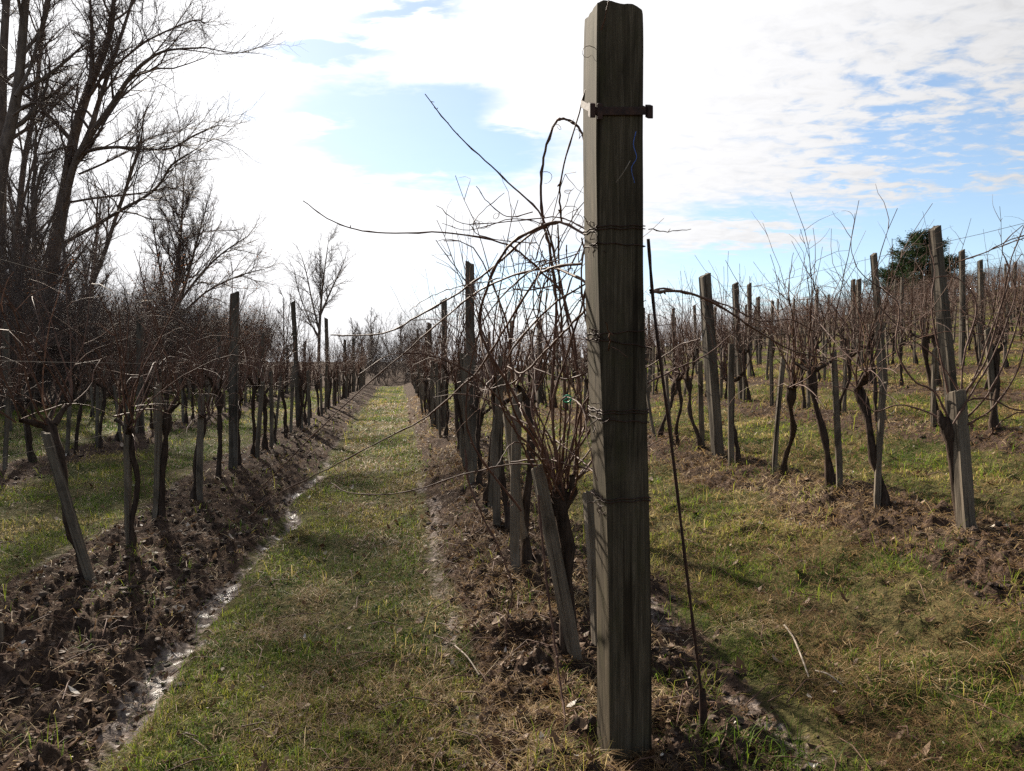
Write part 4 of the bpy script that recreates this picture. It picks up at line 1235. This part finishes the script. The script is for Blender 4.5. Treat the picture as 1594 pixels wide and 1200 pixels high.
# ------------------------------------------------------------------ sky, sun, camera
EXPO = 1.38
def build_world():
    w = bpy.data.worlds.new('World'); sc.world = w; w.use_nodes = True
    nt = w.node_tree; nt.nodes.clear()
    out = nd(nt, 'ShaderNodeOutputWorld'); bg = nd(nt, 'ShaderNodeBackground')
    STR = 0.08
    bg.inputs['Strength'].default_value = STR
    sky = nd(nt, 'ShaderNodeTexSky', sky_type='NISHITA'); sky.sun_disc = False
    sky.sun_elevation = R(SUN_EL); sky.sun_rotation = R(SUN_AZ)
    sky.air_density = 1.0; sky.dust_density = 0.15; sky.ozone_density = 1.2
    tc = nd(nt, 'ShaderNodeTexCoord'); dirv = tc.outputs['Generated']
    sep = nd(nt, 'ShaderNodeSeparateXYZ'); nt.links.new(dirv, sep.inputs[0])
    dx, dy, dz = sep.outputs
    # cloud layer seen in perspective: ray meets a flat layer
    den = mth(nt, 'ADD', mth(nt, 'MAXIMUM', dz, 0.0), 0.09)
    comb = nd(nt, 'ShaderNodeCombineXYZ'); nt.links.new(mth(nt, 'DIVIDE', dx, den), comb.inputs[0]); nt.links.new(mth(nt, 'DIVIDE', dy, den), comb.inputs[1])
    n1 = noise(nt, comb.outputs[0], 1.1, 7, 0.6, .4)
    n2 = noise(nt, mapping(nt, comb.outputs[0], (1.0, 1.7, 1)), 5.5, 5, 0.6, .3)
    n3 = noise(nt, mapping(nt, comb.outputs[0], (1.0, 1.35, 1)), 11.0, 4, 0.6, .4)
    dyc = mth(nt, 'MAXIMUM', dy, 0.08)
    a = mth(nt, 'DIVIDE', dx, dyc); e = mth(nt, 'DIVIDE', dz, dyc)
    # ragged edges for the gaps
    aw = mth(nt, 'ADD', a, mth(nt, 'MULTIPLY', mth(nt, 'SUBTRACT', n1, .5), .16))
    ew = mth(nt, 'ADD', e, mth(nt, 'MULTIPLY', mth(nt, 'SUBTRACT', n2, .5), .085))
    def blob(u, v, ru, rv, wt, ang=0.0):
        ua = mth(nt, 'SUBTRACT', aw, (u - 797) / F); ea = mth(nt, 'SUBTRACT', ew, (600 - v) / F)
        c, s = math.cos(R(ang)), math.sin(R(ang))
        p = mth(nt, 'ADD', mth(nt, 'MULTIPLY', ua, c), mth(nt, 'MULTIPLY', ea, s)); q = mth(nt, 'SUBTRACT', mth(nt, 'MULTIPLY', ea, c), mth(nt, 'MULTIPLY', ua, s))
        p = mth(nt, 'DIVIDE', p, ru / F); q = mth(nt, 'DIVIDE', q, rv / F)
        d2 = mth(nt, 'ADD', mth(nt, 'MULTIPLY', p, p), mth(nt, 'MULTIPLY', q, q))
        return mth(nt, 'MULTIPLY', mth(nt, 'EXPONENT', mth(nt, 'MULTIPLY', d2, -1.0)), wt)
    gaps = [blob(640, 205, 215, 75, 1.6, -8), blob(505, 78, 110, 17, 1.2), blob(640, 18, 95, 14, 1.05, 8), blob(780, 440, 170, 60, .55),
            blob(1350, 405, 430, 72, 1.25, 3), blob(1560, 225, 240, 140, .55), blob(1390, 250, 160, 80, .32), blob(1150, 330, 150, 22, .55), blob(1540, 330, 130, 60, .8), blob(700, 200, 160, 50, .4)]
    clouds = [blob(1160, 368, 170, 18, 1.0, -4), blob(1480, 300, 160, 20, .75, 6), blob(820, 178, 95, 24, 1.1, 10), blob(500, 195, 120, 16, .8), blob(1350, 290, 70, 16, .4)]
    g = gaps[0]
    for b in gaps[1:]: g = mth(nt, 'ADD', g, b)
    for b in clouds: g = mth(nt, 'SUBTRACT', g, b)
    mott = mth(nt, 'MULTIPLY', mth(nt, 'SUBTRACT', mth(nt, 'ADD', mth(nt, 'MULTIPLY', n2, .5), mth(nt, 'MULTIPLY', n3, .5)), .5), mth(nt, 'ADD', .35, mth(nt, 'MULTIPLY', blob(1470, 190, 340, 210, 1.0), 5.6)))
    g = mth(nt, 'ADD', g, mott)
    g = mth(nt, 'ADD', g, mth(nt, 'MULTIPLY', mth(nt, 'SUBTRACT', n1, .5), .5))
    # away from the photographed part the cloud cover follows the noise alone
    blue = nd(nt, 'ShaderNodeMapRange', interpolation_type='SMOOTHSTEP'); blue.inputs['From Min'].default_value = .08; blue.inputs['From Max'].default_value = .95
    nt.links.new(g, blue.inputs['Value'])
    front = nd(nt, 'ShaderNodeMapRange', interpolation_type='SMOOTHSTEP'); front.inputs['From Min'].default_value = -.1; front.inputs['From Max'].default_value = .35; nt.links.new(dy, front.inputs['Value'])
    back = nd(nt, 'ShaderNodeMapRange', interpolation_type='SMOOTHSTEP'); back.inputs['From Min'].default_value = .62; back.inputs['From Max'].default_value = .40; nt.links.new(n1, back.inputs['Value'])
    m = nd(nt, 'ShaderNodeMix'); nt.links.new(front.outputs[0], m.inputs[0]); nt.links.new(back.outputs[0], m.inputs[2]); nt.links.new(blue.outputs[0], m.inputs[3])
    bl = m.outputs[0]
    # clouds scatter sunlight forward: brightest toward the sun
    sd = (math.sin(R(SUN_AZ)) * math.cos(R(SUN_EL)), math.cos(R(SUN_AZ)) * math.cos(R(SUN_EL)), math.sin(R(SUN_EL)))
    dt = nd(nt, 'ShaderNodeVectorMath', operation='DOT_PRODUCT'); nt.links.new(dirv, dt.inputs[0]); dt.inputs[1].default_value = sd
    c0 = mth(nt, 'MAXIMUM', dt.outputs['Value'], 0.0)
    br = mth(nt, 'ADD', mth(nt, 'ADD', CLOUD0, mth(nt, 'MULTIPLY', c0, CLOUD2)), mth(nt, 'MULTIPLY', mth(nt, 'POWER', c0, 5.0), CLOUD1))
    shade = mth(nt, 'MULTIPLY', mth(nt, 'SUBTRACT', n3, .42, clamp=True), mth(nt, 'SUBTRACT', 1.02, c0, clamp=True))
    br = mth(nt, 'MULTIPLY', br, mth(nt, 'SUBTRACT', 1.06, mth(nt, 'MULTIPLY', shade, 1.2)))
    cs = nd(nt, 'ShaderNodeVectorMath', operation='SCALE'); cs.inputs[0].default_value = (0.985, 0.985, 1.0); nt.links.new(mth(nt, 'DIVIDE', br, STR), cs.inputs['Scale'])
    # clear air, whitened by thin high haze near the sun
    sk = nd(nt, 'ShaderNodeVectorMath', operation='SCALE'); nt.links.new(sky.outputs[0], sk.inputs[0]); sk.inputs['Scale'].default_value = SKYK
    veil = mth(nt, 'MULTIPLY', mth(nt, 'POWER', c0, 7.0), .22, clamp=True)
    veil = mth(nt, 'ADD', veil, .05)
    skc = mixc(nt, veil, sk.outputs[0], cs.outputs[0])
    col = mixc(nt, bl, cs.outputs[0], skc)
    nt.links.new(col, bg.inputs['Color']); nt.links.new(bg.outputs[0], out.inputs['Surface'])
CLOUD0, CLOUD1, CLOUD2, SKYK = 0.085, 0.04, 0.375, 0.78
build_world()

sun = bpy.data.lights.new('sun', 'SUN'); sun.energy = 5.0; sun.angle = R(0.6); sun.color = (1.0, 0.91, 0.77)
so = bpy.data.objects.new('sun', sun); COL.objects.link(so)
so.rotation_euler = (R(90 - SUN_EL), 0, R(180 - SUN_AZ)); so.location = (0, 0, 30)

cam = bpy.data.cameras.new('camera'); co = bpy.data.objects.new('camera', cam); COL.objects.link(co)
co.location = (0, 0, EYE); co.rotation_euler = (R(90), 0, 0)
cam.sensor_fit = 'HORIZONTAL'; cam.sensor_width = 36; cam.lens = 36 * F / 1594; cam.clip_start = .05; cam.clip_end = 2000
sc.camera = co
sc.view_settings.view_transform = 'Standard'; sc.view_settings.look = 'None'; sc.view_settings.exposure = EXPO; sc.view_settings.gamma = 1
sc.cycles.max_bounces = 6; sc.cycles.diffuse_bounces = 2; sc.cycles.glossy_bounces = 2; sc.cycles.transmission_bounces = 3; sc.cycles.transparent_max_bounces = 4
sc.cycles.caustics_reflective = False; sc.cycles.caustics_refractive = False
sc.cycles.use_denoising = False
